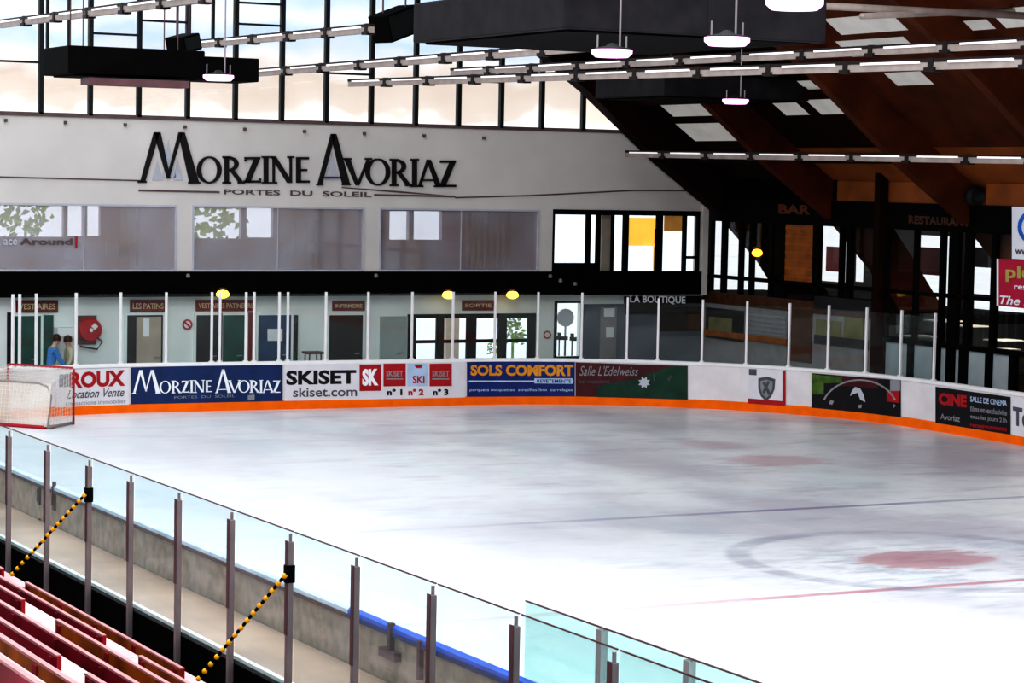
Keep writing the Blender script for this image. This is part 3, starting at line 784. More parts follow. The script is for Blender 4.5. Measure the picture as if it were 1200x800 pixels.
b = MB(); b.tube([wm(-5, 207, .02), wm(165, 211.5, .02)], .018, 6); b.tube([wm(533, 231.5, .02), wm(620, 229, .02), wm(742, 223, .02), wm(820, 223.5, .02)], .02, 6)
struct(b.build('trim_5', 'cable'), 'thin cable strung along the white wall')
for i in range(9):
    p = wm(6+i*70, 140.5+i*2.6, .06); 
    tag(MB().box(p.x-.03, p.x+.03, p.y-.05, p.y+.08, p.z-.05, p.z+.03).build('wall_hook', 'cable'), 'tiny dark hook under the gable window sill, %s from the left' % ORD[i], 'hook', 'hooks along the gable sill')

# rooms behind the strip windows
BK = 63.6
bw = [wrect(-20, 240, 75, 278, BK), wrect(78, 240, 98, 277, BK), wrect(101, 240, 118, 277, BK), wrect(226, 243, 283, 280, BK), wrect(287.5, 243, 320, 279, BK), wrect(455, 246.5, 479.5, 281.5, BK), wrect(483.5, 246.5, 518, 281.5, BK)]
RX = (win[2][1]+win[3][0])/2
b = holed(MB(), 6, RX, 3.0, 5.6, BK, BK+.2, bw); b.box(6, RX, WALL+.25, BK+.2, 5.2, 5.4); b.box(6, RX, WALL+.3, BK+.2, 3.0, 3.2); b.box(RX-.05, RX+.05, WALL+.25, BK+.2, 3.2, 5.3)
for px in (216, 436):
    x = ony(px, 290, WALL).x; b.box(x-.1, x+.1, WALL+.25, BK, 3.2, 5.3)
struct(b.build('wall_room', 'room_lilac'), 'lilac grey room behind the strip windows')
for i, (a, c_, z0_, z1_) in enumerate(win[:3]):
    t = empty('window_%d' % (i+1), ((a+c_)/2, WALL, 3.3)); struct(t, 'long strip window with a veil of reflections painted into the glass')
    MB().box(a, c_, WALL+.05, WALL+.062, 3.3, 4.97).build('pane', 'reflection_veil', t)
    k = holed(MB(), a-.02, c_+.02, 3.28, 4.99, WALL-.02, WALL+.06, [(a+.03, c_-.03, 3.33, 4.94)])
    k.build('frame', 'ink_grey', t)
for i, (a, c_, z0_, z1_) in enumerate(bw):
    k = holed(MB(), a-.03, c_+.03, z0_-.03, z1_+.03, BK-.04, BK, [(a+.02, c_-.02, z0_+.02, z1_-.02)])
    struct(k.build('window_%d' % (10+i), 'ink_grey'), 'bright outside window seen through the strip window')
for q in ((140, 246, 152, 318), (160, 246, 172, 318), (345, 252, 360, 318), (368, 258, 386, 318), (398, 250, 420, 318), (124, 285, 200, 300), (330, 285, 424, 296)):
    x0, x1, za, zb_ = wrect(*q, BK-.08); struct(MB().box(x0, x1, BK-.08, BK-.02, max(3.22, za), zb_).build('wall_room', 'stone' if q[3] > 305 else 'ink_grey'), 'tan panel inside the strip window room')
for i, px in enumerate((99, 326, 541)):
    x = ony(px, 280, WALL).x; struct(MB().box(x-.012, x+.012, WALL+.03, WALL+.065, 3.33, 4.94).build('trim_%d' % (20+i), 'ink_grey'), 'thin joint in the strip window glass')
# curtains in the third strip window
for i in range(12):
    x = ony(547+i*7, 290, 62.2).x; k = MB(); k.tube([(x, 62.2, 3.3), (x+.02, 62.2, 3.9), (x-.02, 62.2, 4.9)], [.035+.02*(i % 3), .05, .04], 6)
    tag(k.build('curtain_fold', 'stone' if i % 3 else 'room_lilac'), 'pale narrow curtain fold hanging behind the third strip window, %s from the left' % ORD[i], 'clothing', 'curtain folds behind the third strip window')
# lettering on the first strip window
t = empty('window_lettering', wm(45, 284)); tag(t, 'faded grey brown lettering on the first strip window', 'lettering')
dtext('lettering', 'ace', 'ink_grey', wm, (4, 20, 280, 287, 280, 287), .02, t, .02)
dtext('lettering', 'Around', 'cable', wm, (23, 85, 279, 287, 279, 287), .02, t, .03)
dpoly('lettering', 'ad_red', wm, [[(88, 277), (90.5, 277), (90.5, 291), (88, 291)]], .02, t, .003)

# fourth window: open band with blinds
a, c_ = win[3][:2]; z0_, z1_ = 3.20, 4.93
t = empty('window_4', ((a+c_)/2, WALL, 3.2)); struct(t, 'black framed window band with a yellow blind')
k = holed(MB(), a-.02, c_+.03, z0_-.03, z1_+.08, WALL-.04, WALL+.1, [(a+.03, c_-.04, z0_, z1_-.06)])
for p0, p1 in ((687, 691.5), (699, 703), (717, 719), (730.5, 736), (769.5, 776), (800.5, 804)):
    x0, x1 = ony(p0, 290, WALL).x, ony(p1, 290, WALL).x; k.box(x0, x1, WALL-.03, WALL+.09, z0_, z1_)
k.box(ony(647, 310, WALL).x, ony(699, 310, WALL).x, WALL-.02, WALL+.08, z0_, wm(660, 308).z)
k.box(ony(801, 310, WALL).x, ony(816, 310, WALL).x, WALL-.02, WALL+.08, wm(810, 303).z, wm(810, 300).z)
k.box(ony(768, 310, WALL).x, ony(772, 310, WALL).x, WALL-.03, WALL+.09, z0_, wm(770, 268).z)
k.build('frame', 'black', t)
MB().box(a, c_, WALL+.11, WALL+.12, z0_, z1_).build('pane', 'window_glass', t)
x0, x1, za, zb_ = wrect(703, 253, 717, 321, WALL+.3); MB().box(x0, x1, WALL+.2, WALL+.4, z0_-.1, z1_).build('pillar', 'stone', t)
x0, x1, za, zb_ = wrect(735.5, 255, 772, 288, WALL+.2); MB().box(x0, x1, WALL+.18, WALL+.2, za, zb_).build('blind', 'blind_yellow', t)
x0, x1, za, zb_ = wrect(765, 286, 771, 320, WALL+.2); MB().box(x0, x1, WALL+.18, WALL+.2, za, zb_).build('blind', 'blind_yellow', t)
x0, x1, za, zb_ = wrect(778, 252, 802, 270.5, WALL+.2); MB().box(x0, x1, WALL+.18, WALL+.2, za, zb_).build('blind', 'blind_brown', t)

# gable window grid
MULL = [-60, -9, 48, 106, 163, 220, 276, 330.5, 382.5, 435.5, 487.5, 538, 588, 635.5, 684]
xs = [ony(px, 120, WALL).x for px in MULL]
roofline = lambda x: 5.62+.70*(37.1-x)
t = empty('window_5', (24, WALL, ZS)); struct(t, 'tall gable window grid with dark mullions')
k = MB()
for x in xs: k.box(x-.055, x+.055, WALL-.05, WALL+.1, ZS, min(13.5, roofline(x)+1.2))
def trans(i0, i1, py, h=.05):
    z = ony((MULL[i0]+MULL[i1])/2, py, WALL).z; k.box(xs[i0], xs[i1], WALL-.04, WALL+.08, z-h/2, z+h/2)
for i0, i1, py in ((4, 5, 25), (6, 7, 29), (6, 7, 4), (8, 9, 86.5), (11, 12, 95.5), (1, 2, 72), (3, 4, 40)): trans(i0, i1, py)
for px in (56, 81): x = ony(px, 30, WALL).x; k.box(x-.03, x+.03, WALL-.04, WALL+.08, ony(px, 62, WALL).z, 13)
x = ony(250, 30, WALL).x; k.box(x-.03, x+.03, WALL-.04, WALL+.08, ony(250, 50, WALL).z, 12)
k.build('mullions', 'frame_dark', t)
for i in range(len(xs)-1):
    MB().box(xs[i]+.055, xs[i+1]-.055, WALL+.02, WALL+.03, ZS+.05, min(13.5, roofline(xs[i])+1.0)).build('pane', 'window_glass', t)

# ------------------------------------------------------------------ lower wall with doors
LW = 60.5; lm = wmap(LW)
XB = ony(650, 390, LW).x
ent = wrect(477, 367.5, 627, 428, LW); ent = (ent[0], ent[1], -.02, ent[3])
opn = wrect(652, 355, 681, 417.5, LW)
b = holed(MB(), 8, 37.3, -.02, 2.75, LW, LW+.25, [ent, opn])
struct(b.build('wall_lower', 'pale_wall'), 'pale green lower end wall with doors')
b = MB(); b.box(8, 37.3, WALL, LW+.3, 2.72, 2.9); struct(b.build('ceiling', 'black'), 'dark underside of the fascia')
def door(n, q, m, label, glassy=False):
    x0, x1, z0_, z1_ = wrect(*q, LW); z0_ = 0
    t = empty('door_%d' % n, ((x0+x1)/2, LW, 0)); struct(t, label)
    MB().box(x0, x1, LW-.05, LW+.01, z0_, z1_).build('leaf', m, t)
    MB().box(x0-.06, x0, LW-.07, LW, 0, z1_+.06).box(x1, x1+.06, LW-.07, LW, 0, z1_+.06).box(x0, x1, LW-.07, LW, z1_, z1_+.06).build('frame', 'pale_wall' if m != 'grey_door' else 'grey_door', t)
    MB().tube([(x1-.12, LW-.06, 1.05), (x1-.12, LW-.12, 1.05), (x1-.26, LW-.12, 1.05)], .014, 6).build('handle', 'steel', t)
    return x0, x1, z1_, t
door(1, (16, 370, 47, 428), 'green_door', 'green changing room door at the far left')
door(2, (148, 369, 190, 428), 'dark_door', 'dark glazed door under the second red sign')
k = wrect(159, 371, 188, 424, LW); tt = bpy.data.objects['door_2']; MB().box(k[0], k[1], LW-.06, LW-.05, .2, k[3]).build('pane', 'stone', tt)
k2 = wrect(167, 373, 174, 394, LW); MB().box(k2[0], k2[1], LW-.068, LW-.06, k2[2], k2[3]).build('reflection', 'sign_white', tt)
door(3, (229, 369, 257, 428), 'dark_door', 'dark open doorway left of the second green door')
door(4, (260, 369, 287, 428), 'green_door', 'green door between dark doorway and red strip')
door(5, (301.5, 369, 340, 428), 'blue_door', 'blue door with a paper notice')
door(6, (384.5, 369, 424, 428), 'dark_door', 'black door under the fourth red sign')
door(7, (447, 373, 474, 428), 'grey_door', 'grey flush door left of the entrance')
x = wrect(290, 366, 295, 428, LW); struct(MB().box(x[0], x[1], LW-.06, LW, 0, x[3]).build('trim_6', 'sign_red'), 'dark red door post beside the green door')
x = wrect(341, 369, 348, 428, LW); struct(MB().box(x[0], x[1], LW-.06, LW, 0, x[3]).build('trim_7', 'dark_door'), 'dark door post beside the blue door')
x = wrect(8, 366, 15, 428, LW); struct(MB().box(x[0], x[1], LW-.06, LW, 0, x[3]).build('trim_8', 'dark_door'), 'dark door post beside the far left door')
x = wrect(48, 369, 62, 428, LW); struct(MB().box(x[0], x[1], LW-.04, LW, 0, x[3]).build('trim_9', 'green_door'), 'dark green wall return by the first door')
# entrance
x0, x1, z0_, z1_ = ent
t = empty('door_8', ((x0+x1)/2, LW, 0)); struct(t, 'black framed glazed entrance doors with daylight behind')
LV = [(487, 511.5), (519.5, 547), (557.5, 584), (593, 618.5)]
hs = []
for p0, p1 in LV:
    q = wrect(p0, 372.5, p1, 420, LW); q2 = (q[0], q[1], .12, q[3]); hs.append(q2)
holed(MB(), x0, x1, -.02, z1_, LW-.04, LW+.08, hs).build('frame', 'black', t)
k = MB(); z = lm(500, 400).z
for q in hs: k.box(q[0], q[1], LW, LW+.05, z-.05, z+.04)
k.build('crossbar', 'black', t)
for q in hs: MB().box(q[0], q[1], LW+.02, LW+.03, q[2], q[3]).build('pane', 'window_glass', t)
q = opn
t = empty('window_6', ((q[0]+q[1])/2, LW, 0)); struct(t, 'bright opening right of the entrance')
holed(MB(), q[0]-.08, q[1]+.04, q[2]-.12, q[3]+.06, LW-.04, LW+.06, [q]).build('frame', 'black', t)
MB().box(q[0], q[1], LW+.02, LW+.03, q[2], q[3]).build('pane', 'window_glass', t)
# outside things seen through the doors
def shrub(px, py, Y, r, label):
    c0 = ony(px, py, Y); b = MB(); rnd = random.Random(int(px))
    for i in range(90):
        th, ph = rnd.uniform(0, 2*PI), rnd.uniform(-.9, 1.3); rr = r*rnd.uniform(.5, 1)
        p = c0+Vector((math.cos(th)*math.cos(ph), math.sin(th)*math.cos(ph), math.sin(ph)))*rr
        d = Vector((rnd.uniform(-1, 1), rnd.uniform(-1, 1), rnd.uniform(-.3, 1))).normalized(); e_ = d.cross(Vector((.3, .8, .1))).normalized()
        L = r*.38
        b.v += [p-e_*L*.2, p+d*L*.5-e_*0+e_*L*.25, p+d*L, p+d*L*.5-e_*L*.25]; n_ = len(b.v); b.f.append([n_-4, n_-3, n_-2, n_-1]); b.mi.append(0)
    b.tube([Vector((c0.x, Y, -.05)), c0], .04, 6)
    tag(b.build('garden_shrub', 'shrub'), label, 'plant')
shrub(601, 390, 63.5, .42, 'green leafy shrub outside behind the rightmost entrance door')
shrub(580, 408, 63.0, .25, 'small low shrub outside behind the third entrance door')
shrub(252, 262, 67, .95, 'pale green tree outside the second strip window')
shrub(30, 258, 67, .8, 'pale green tree outside the first strip window')
x = wrect(523, 372, 538, 424, 66.); tag(MB().box(x[0], x[1], 66., 66.3, -.05, x[3]).build('gate_pillar', 'stone'), 'pale stone pillar outside behind the second entrance door', 'pillar')
p = ony(667, 372, 62.2); b = MB(); b.lathe((p.x-.12, 62.2, p.z), [(.02, -.05), (.26, -.04), (.26, .04), (.02, .05)], 20, 'y'); b.tube([(p.x-.12, 62.2, 0), (p.x-.12, 62.2, p.z)], .03, 6)
tag(b.build('round_sign', 'ad_grey'), 'grey round sign on a pole outside the opening right of the entrance', 'sign')
for i, (px, py) in enumerate(((659, 396), (674, 397))):
    p = ony(px, py, 62.0); b = MB(); b.box(p.x-.13, p.x+.13, 61.9, 62.1, p.z-.05, p.z+.05); b.tube([(p.x-.1, 62, -.05), (p.x-.1, 62, p.z)], .02, 6); b.tube([(p.x+.1, 62, -.05), (p.x+.1, 62, p.z)], .02, 6); b.box(p.x-.12, p.x-.08, 61.92, 62.08, p.z, p.z+.16)
    tag(b.build('garden_chair', 'black'), ['dark chair outside the opening, left of two', 'dark chair outside the opening, right of two'][i], 'chair')

# red signs over the doors
def doorsign(q, txt, label):
    x0, y0, x1, y1 = q; c0 = lm((x0+x1)/2, (y0+y1)/2)
    t = empty('door_sign', c0); tag(t, label, 'sign', 'red signs over the doors')
    decal('panel', 'sign_red', lm, (x0, x1, y0, y1, y0, y1), .01, .03, 1, t)
    dtext('lettering', txt, 'sign_tan', lm, (x0+3, x1-3, y0+4, y1-3.6, y0+4, y1-3.6), .045, t, .02)
doorsign((18.5, 351.5, 67.5, 366), 'VESTIAIRES', 'red brown sign over the green door at the far left')
doorsign((152, 351, 194, 365.5), 'LES PATINS', 'red brown sign over the dark glazed door beside the hose reel')
doorsign((229, 351, 299, 364.5), 'VESTIAIRES PATINEURS', 'long red brown sign behind the first amber lamp')
doorsign((389, 352, 427, 364), 'INFIRMERIE', 'dark red sign over the black door')
doorsign((541, 351.5, 578.5, 363.5), 'SORTIE', 'dark red sign over the entrance doors')
# notices
def notice(q, m, label, cat='notice', mp=lm):
    x0, y0, x1, y1 = q; o = decal('paper_notice', m, mp, (x0, x1, y0, y1, y0, y1), .06, .006); tag(o, label, cat); return o
notice((312.5, 385, 330, 399), 'paper', 'white paper notice on the blue door')
t = empty('prohibition_sign', lm(219, 380)); tag(t, 'round red bordered prohibition sign beside the dark doorway', 'sign')
cc = lm(219, 380, .02); MB().lathe(cc, [(.01, -.01), (.125, -.01), (.125, .01), (.01, .01)], 24, 'y').build('disc', 'paper', t)
dpoly('red_ring', 'red', lm, ringpoly(219, 380, 6, 6.2, 4, 4.2), .04, t, .004); dpoly('slash', 'red', lm, [[(215, 377.5), (216.5, 376.2), (223, 382.5), (221.5, 384)]], .04, t, .004)
t = empty('prohibition_sign', lm(640, 392)); tag(t, 'faint round red sign on the pale pillar right of the entrance', 'sign')
cc = lm(640.5, 392, .02); MB().lathe(cc, [(.01, -.01), (.10, -.01), (.10, .01), (.01, .01)], 24, 'y').build('disc', 'paper', t)
dpoly('red_ring', 'red', lm, ringpoly(640.5, 392, 4.5, 4.7, 3, 3.2), .04, t, .004)
# fire hose reel
cc = lm(103.5, 386, .12); t = empty('fire_hose_reel', cc); tag(t, 'round red fire hose reel on the pale wall', 'hose reel')
MB().lathe(cc, [(.02, .09), (.29, .09), (.30, .06), (.30, -.06), (.27, -.09), (.08, -.10), (.07, -.13), (.02, -.13)], 28, 'y').build('drum', 'red', t, False)
MB().lathe((cc.x+.1, cc.y-.1, cc.z+.09), [(.01, -.01), (.09, -.01), (.09, .01), (.01, .01)], 4, 'y').build('label_plate', 'paper', t)
MB().lathe((cc.x-.0, cc.y-.135, cc.z), [(.01, -.01), (.05, -.01), (.05, .02), (.01, .02)], 12, 'y').build('hub', 'paper', t)
MB().box(cc.x-.34, cc.x+.2, LW-.06, LW, cc.z-.38, cc.z+.36).build('back_plate', 'post_dark', t)
MB().tube([(cc.x+.22, cc.y, cc.z-.22), (cc.x+.34, cc.y, cc.z-.3), (cc.x+.2, cc.y, cc.z-.5), (cc.x-.25, cc.y, cc.z-.42)], .025, 8).build('hose', 'post_dark', t, True)
# chair stool behind the glass right of the blue door
p = ony(367, 413, 59.6); b = MB(); b.box(p.x-.24, p.x+.24, 59.4, 59.8, p.z-.03, p.z+.03)
for sx_ in (-.2, .2):
    for sy_ in (59.45, 59.75): b.tube([(p.x+sx_, sy_, -.02), (p.x+sx_*.8, sy_, p.z)], .02, 6)
tag(b.build('stool', 'post_dark'), 'dark stool behind the glass between blue and black doors', 'stool')
# vending / white fixture by the first door
x = wrect(63, 383, 83, 428, LW); t = empty('wash_basin', ((x[0]+x[1])/2, LW-.1, 0)); tag(t, 'pale wall cabinet behind the two people', 'cabinet')
MB().box(x[0], x[1], LW-.35, LW, x[3]-.22, x[3]).build('top_shelf', 'paper', t); MB().box(x[0]+.08, x[1]-.06, LW-.3, LW, -.02, x[3]-.22).build('body', 'cloth_grey', t)
# amber lamps
def amber(px, py, label, m='amber', mp=wm, r=.17):
    c0 = mp(px, py, .16); t = empty('warning_lamp', c0); tag(t, label, 'lamp', 'amber lamps under the fascia')
    MB().lathe(c0, [(.02, .10), (r*.7, .08), (r, .01), (r*.95, -.05), (r*.5, -.10), (.02, -.11)], 16).build('globe', m, t, True)
    MB().lathe(c0+Vector((0, 0, .11)), [(.09, 0), (.09, .05), (.02, .06)], 12).build('holder', 'post_dark', t)
    MB().box(c0.x-.02, c0.x+.02, c0.y, c0.y+.16, c0.z+.11, c0.z+.15).build('bracket', 'post_dark', t)
amber(258.5, 344, 'amber lamp above the long red sign'); amber(522.5, 345, 'amber lamp above the entrance doors, left one'); amber(597.5, 345, 'amber lamp above the entrance doors, right one')
for i, (px, py) in enumerate(((219, 322.5), (439, 322.5), (643, 323), (655, 328), (672, 332))):
    c0 = wm(px, py, .1); b = MB(); b.lathe(c0, [(.02, .05), (.05, .03), (.06, -.05), (.02, -.06)], 10); b.box(c0.x-.015, c0.x+.015, c0.y, c0.y+.05, c0.z, c0.z+.03)
    tag(b.build('spot_lamp', 'lamp_body'), 'tiny white spotlight on the black fascia, %s from the left' % ORD[i], 'lamp', 'spotlights on the fascia')

# ------------------------------------------------------------------ boutique front right of the opening
def panel(name, q, m, Y, label, th=.06):
    x0, x1, z0_, z1_ = wrect(*q, Y); return struct(MB().box(x0, x1, Y-th, Y, z0_, z1_).build(name, m), label)
BY = LW-.02
panel('wall_shop', (682, 356, 731, 432), 'boutique', BY, 'grey shop wall panel')
panel('wall_shop', (703, 360, 722, 420), 'base_grey', BY-.07, 'brown grey shop door', .02)
panel('wall_shop', (733, 367, 770, 432), 'boutique', BY, 'slate blue shop counter front')
panel('wall_shop', (731, 347, 826, 368), 'boutique_dark', BY, 'dark shop fascia')
panel('wall_shop', (770, 366, 822, 388), 'boutique_dark', BY, 'dark shop window')
panel('wall_shop', (770, 388, 826, 432), 'boutique', BY, 'slate blue lower shop panel')
panel('wall_shop', (806, 368, 820, 385), 'brown_panel', BY-.07, 'brown panel in the shop window', .02)
bm_ = wmap(BY-.08)
for i, q in enumerate(((706.5, 361, 719, 371), (709, 383, 718, 395))):
    notice(q, 'paper', ['upper white paper notice on the grey shop door', 'lower white paper notice on the grey shop door'][i], 'notice', bm_)
t = empty('shop_lettering', wm(770, 352)); tag(t, 'white LA BOUTIQUE lettering over the shop front', 'lettering')
dtext('lettering', 'LA BOUTIQUE', 'sign_white', wm, (737, 802, 345.5, 355.5, 347, 357), .066, t, .03)

# ------------------------------------------------------------------ roof: rafters, deck, skylights
PROF = [(22.5, 15.3), (31.2, 9.4), (32.85, 8.28), (35.27, 6.35), (36.7, 5.37), (37.65, 4.72), (38.15, 4.24), (38.85, 3.56), (39.8, 2.3), (40.6, .9), (41.0, -.2)]
TOP = [(22.5, 16.6), (31.2, 10.6), (32.85, 9.45), (35.27, 7.6), (36.7, 6.65), (38.2, 5.65), (39.4, 4.7), (40.3, 3.6), (41.3, 2.3), (42.0, .9), (42.3, -.2)]
def rafter(y, m, label, w_=.30):
    b = MB(); rows = []
    for (x0, z0_), (x1, z1_) in zip(PROF, TOP): rows.append([Vector((x0, y, z0_)), Vector((x1, y, z1_)), Vector((x1, y+w_, z1_)), Vector((x0, y+w_, z0_))])
    b.grid(rows, True); return struct(b.build('beam', m), label)
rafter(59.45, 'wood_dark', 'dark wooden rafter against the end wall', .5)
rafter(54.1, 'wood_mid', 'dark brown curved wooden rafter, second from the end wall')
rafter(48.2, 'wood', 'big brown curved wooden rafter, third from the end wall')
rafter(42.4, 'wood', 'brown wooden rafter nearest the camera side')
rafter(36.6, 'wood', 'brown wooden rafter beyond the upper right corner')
def deckz(x): return 15.3+1.05+(22.5-x)*(10.25)/14.7
SKY = []
def ondeck(px, py):
    d = ray(px, py); k = 10.25/14.7
    tt_ = (16.35+k*22.5-H)/(d.z+k*d.x); return EYE+d*tt_
skyq = [((780, 122), (840, 137)), ((802, 144), (870, 166)), ((972, 18), (1058, 40)), ((985, 45), (1072, 66)), ((950, 112), (988, 135)), ((1085, 25), (1165, 38)), ((1165, 8), (1230, 33)), ((1042, 84), (1088, 101)), ((905, 95), (955, 103)), ((912, 120), (942, 136)), ((945, 100), (985, 108)), ((1095, 14), (1150, 20))]
holes_ = []
for (xa, ya), (xb, yb) in skyq:
    A_, B_ = ondeck(xa, ya), ondeck(xb, yb); C_ = ondeck(xb, ya); D_ = ondeck(xa, yb)
    holes_.append((min(A_.x, C_.x)*.5+max(A_.x, C_.x)*.5, (B_.x+D_.x)/2, min((B_.y+C_.y)/2, (A_.y+D_.y)/2), max((B_.y+C_.y)/2, (A_.y+D_.y)/2)))
# deck as a sheet at slope, in (x, y), with skylight openings
deck = {k_: MB() for k_ in ('wood_dark', 'wood', 'wood_lit')}
xs_ = sorted({22.5, 36.2, 37.7, *[h[i] for h in holes_ for i in (0, 1)]}); ys_ = sorted({25., 48.4, 54.2, 60.2, *[h[i] for h in holes_ for i in (2, 3)]})
for i in range(len(xs_)-1):
    for j in range(len(ys_)-1):
        cx, cy = (xs_[i]+xs_[i+1])/2, (ys_[j]+ys_[j+1])/2
        if any(h[0] < cx < h[1] and h[2] < cy < h[3] for h in holes_): continue
        q = [Vector((xx, yy, deckz(xx))) for xx, yy in ((xs_[i], ys_[j]), (xs_[i+1], ys_[j]), (xs_[i+1], ys_[j+1]), (xs_[i], ys_[j+1]))]
        k_ = 'wood_lit' if cx > 36.2 and cy < 54.2 else 'wood' if cy < 48.4 else 'wood_dark'  # lighter browns paint daylight onto parts of the same deck
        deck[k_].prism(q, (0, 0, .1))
for k_, lb in (('wood_dark', 'dark red brown boarded roof at the end wall'), ('wood', 'boarded roof at the upper right with painted lit brown'), ('wood_lit', 'boarded eaves over the restaurant with window light painted orange brown')): struct(deck[k_].build('ceiling', k_), lb)

for n_, h in enumerate(holes_):
    q = [Vector((xx, yy, deckz(xx)+.02)) for xx, yy in ((h[0], h[2]), (h[1], h[2]), (h[1], h[3]), (h[0], h[3]))]
    struct(MB().prism(q, (0, 0, .03)).build('window_%d' % (30+n_), 'skylight'), 'grey translucent roof skylight')
# purlins
b = MB()
for x in (25, 27.3, 29.6, 31.9, 34.2, 36.4):
    z = deckz(x); b.box(x-.08, x+.08, 48.4, 60, z-.26, z-.02)
struct(b.build('beam', 'wood_dark'), 'thin roof purlins')
# braces with white edge between rafters, upper right
def brace(pa, pb, Y, m, label, r=.05):
    a_, b_ = ony(*pa, Y), ony(*pb, Y)
    struct(MB().tube([a_, b_], r, 8).build('beam', m), label)
brace((1068, 115), (1188, 127), 47.6, 'rail_grey', 'pale thin brace along the big brown rafter', .045)
for i, (pa, pb) in enumerate((((1088, 110), (1152, 97)), ((1138, 110), (1160, 104)), ((1100, 118), (1180, 118)))):
    a_, b_ = ony(*pa, 47.9), ony(*pb, 47.9)
    struct(MB().tube([a_, b_], .11 if i < 2 else .2, 6).build('beam', 'rail_grey' if i < 2 else 'void'), 'short roof strut in the upper right')
# small grey plate on the big rafter
p = ony(1106, 141, 48.1); Mx = Matrix.Translation(p) @ Matrix.Rotation(-.45, 4, 'Y')
tag(MB().box(-.12, .12, -.03, .03, -.24, .24, Mx).build('junction_plate', 'ad_midgrey'), 'grey slanted plate on the big brown rafter', 'plate')
p = ony(1142, 230, 47.98); b = MB(); b.box(p.x-.04, p.x+.04, p.y, 48.2, p.z-.04, p.z+.04); b.lathe(p, [(.05, -.1), (.24, -.14), (.27, 0), (.2, .15), (.05, .18)], 18, 'y')
tag(b.build('loudspeaker', 'frame_dark', None, True), 'dark round loudspeaker on the big brown rafter', 'speaker')

# ------------------------------------------------------------------ right glazed wall
RX_ = 37.4; rm = xmap(RX_)
k = MB()
def rbar(px, y0, y1, w_, th=.07):
    y = onx(px, (y0+y1)/2, RX_).y; za, zb2 = onx(px, y0, RX_).z, onx(px, y1, RX_).z
    k.box(RX_-th, RX_+th, y-w_/2, y+w_/2, zb2, za)
zf = 4.74
ya_, yb_ = 60.3, 30.0
k.box(RX_-.06, RX_+.10, yb_, ya_, zf, 5.42)                       # fascia
k.box(RX_-.07, RX_+.07, yb_, ya_, 3.10, 3.20)                     # transom
k.box(RX_-.06, RX_+.06, yb_, ya_, 2.55, 2.95) if False else None
k.box(RX_-.10, RX_+.10, yb_, 51.9, .62, 1.0)                      # sill of the restaurant glazing
k.box(RX_-.09, RX_+.09, yb_, 51.9, 1.85, 1.98)
for px, w_ in ((831, .35), (848.5, .16), (868.5, .12), (881, .13), (904.5, .16), (915, .45), (957.5, .28), (986.5, .12), (996, .20), (1034.5, .5), (1074, .10), (1105, .13), (1119, .35), (1136, .22), (1166, .16)):
    y = onx(px, 320, RX_).y; k.box(RX_-.07, RX_+.07, y-w_/2, y+w_/2, 0.6 if px > 1030 else 2.45, 4.8)
for y in (44.2, 42.4, 40.6, 38.8, 37, 35, 33, 31): k.box(RX_-.07, RX_+.07, y-.1, y+.1, .6, 4.8)
for px in (1068, 1098, 1129, 1160, 1188):
    y = onx(px, 420, RX_).y; k.box(RX_-.08, RX_+.08, y-.09, y+.09, .9, 1.95)
k.build('wall_right', 'black'); wr = struct(bpy.data.objects['wall_right'], 'black framed glazed wall of the bar and restaurant')
MB().box(RX_+.01, RX_+.02, yb_, ya_, 1.0, zf).build('pane', 'dark_glass', wr)
# frosted base panes
for i, (p0, p1) in enumerate(((1037, 1067), (1069, 1097), (1100, 1128), (1131, 1158), (1162, 1192))):
    y0, y1 = onx(p1, 425, RX_).y, onx(p0, 425, RX_).y
    MB().box(RX_-.03, RX_+.0, y0+.06, y1-.06, 1.0, 1.86).build('frosted_panel', 'frosted', wr)
# wood cladding over fascia, its orange lit tone painted in
b = MB(); b.box(RX_-.02, RX_+.1, 48.5, 53.9, 5.42, 5.95); b.box(RX_-.02, RX_+.1, yb_, 47.6, 5.42, 5.95); struct(b.build('wall_cladding', 'wood_lit'), 'boarding above the restaurant fascia with painted lit orange brown'); b = MB(); b.box(RX_-.02, RX_+.1, 53.9, 60.3, 5.42, 6.0); struct(b.build('wall_cladding', 'void'), 'dark boarding above the bar fascia')
y = onx(1033, 250, RX_-.15).y; b = MB(); b.box(RX_-.30, RX_-.05, y-.12, y+.12, -.02, 6.6); struct(b.build('column', 'wood_dark'), 'dark brown wooden post between bar and restaurant')
# far reaches: dark lining inside the bar
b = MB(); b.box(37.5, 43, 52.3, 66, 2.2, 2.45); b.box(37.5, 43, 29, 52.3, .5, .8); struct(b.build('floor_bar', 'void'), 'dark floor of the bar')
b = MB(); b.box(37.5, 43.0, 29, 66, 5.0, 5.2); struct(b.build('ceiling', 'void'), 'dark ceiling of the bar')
IB = 43.0
hb = []
for q in ((833, 258, 846, 350), (851, 262, 880, 352), (885, 290, 906, 352), (960, 258, 994, 330), (1000, 295, 1012, 330), (1072, 276, 1116, 366), (1138, 280, 1166, 345), (1168, 300, 1215, 366), (1040, 335, 1062, 362), (1138, 350, 1162, 372)):
    y0, y1, za, zb2 = rrect(*q, IB); hb.append((y0, y1, za, zb2))
Mx = Matrix.Rotation(PI/2, 4, 'Z')   # local x -> world y, local y -> world -x
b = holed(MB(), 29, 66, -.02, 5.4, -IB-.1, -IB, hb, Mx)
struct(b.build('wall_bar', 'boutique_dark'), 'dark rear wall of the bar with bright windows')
def bpanel(q, m, name, label, cat):
    y0, y1, z0_, z1_ = rrect(*q, IB-.1); tag(MB().box(IB-.10, IB+.01, y0, y1, z0_, z1_).build(name, m), label, cat)
bpanel((968, 289, 983, 318), 'red', 'red_banner', 'dark red banner hanging in the bright window right of the blind', 'banner')
bpanel((1137, 290, 1158, 313), 'ad_midgrey', 'menu_board', 'dark board in the bright window beside the crimson sign', 'board')
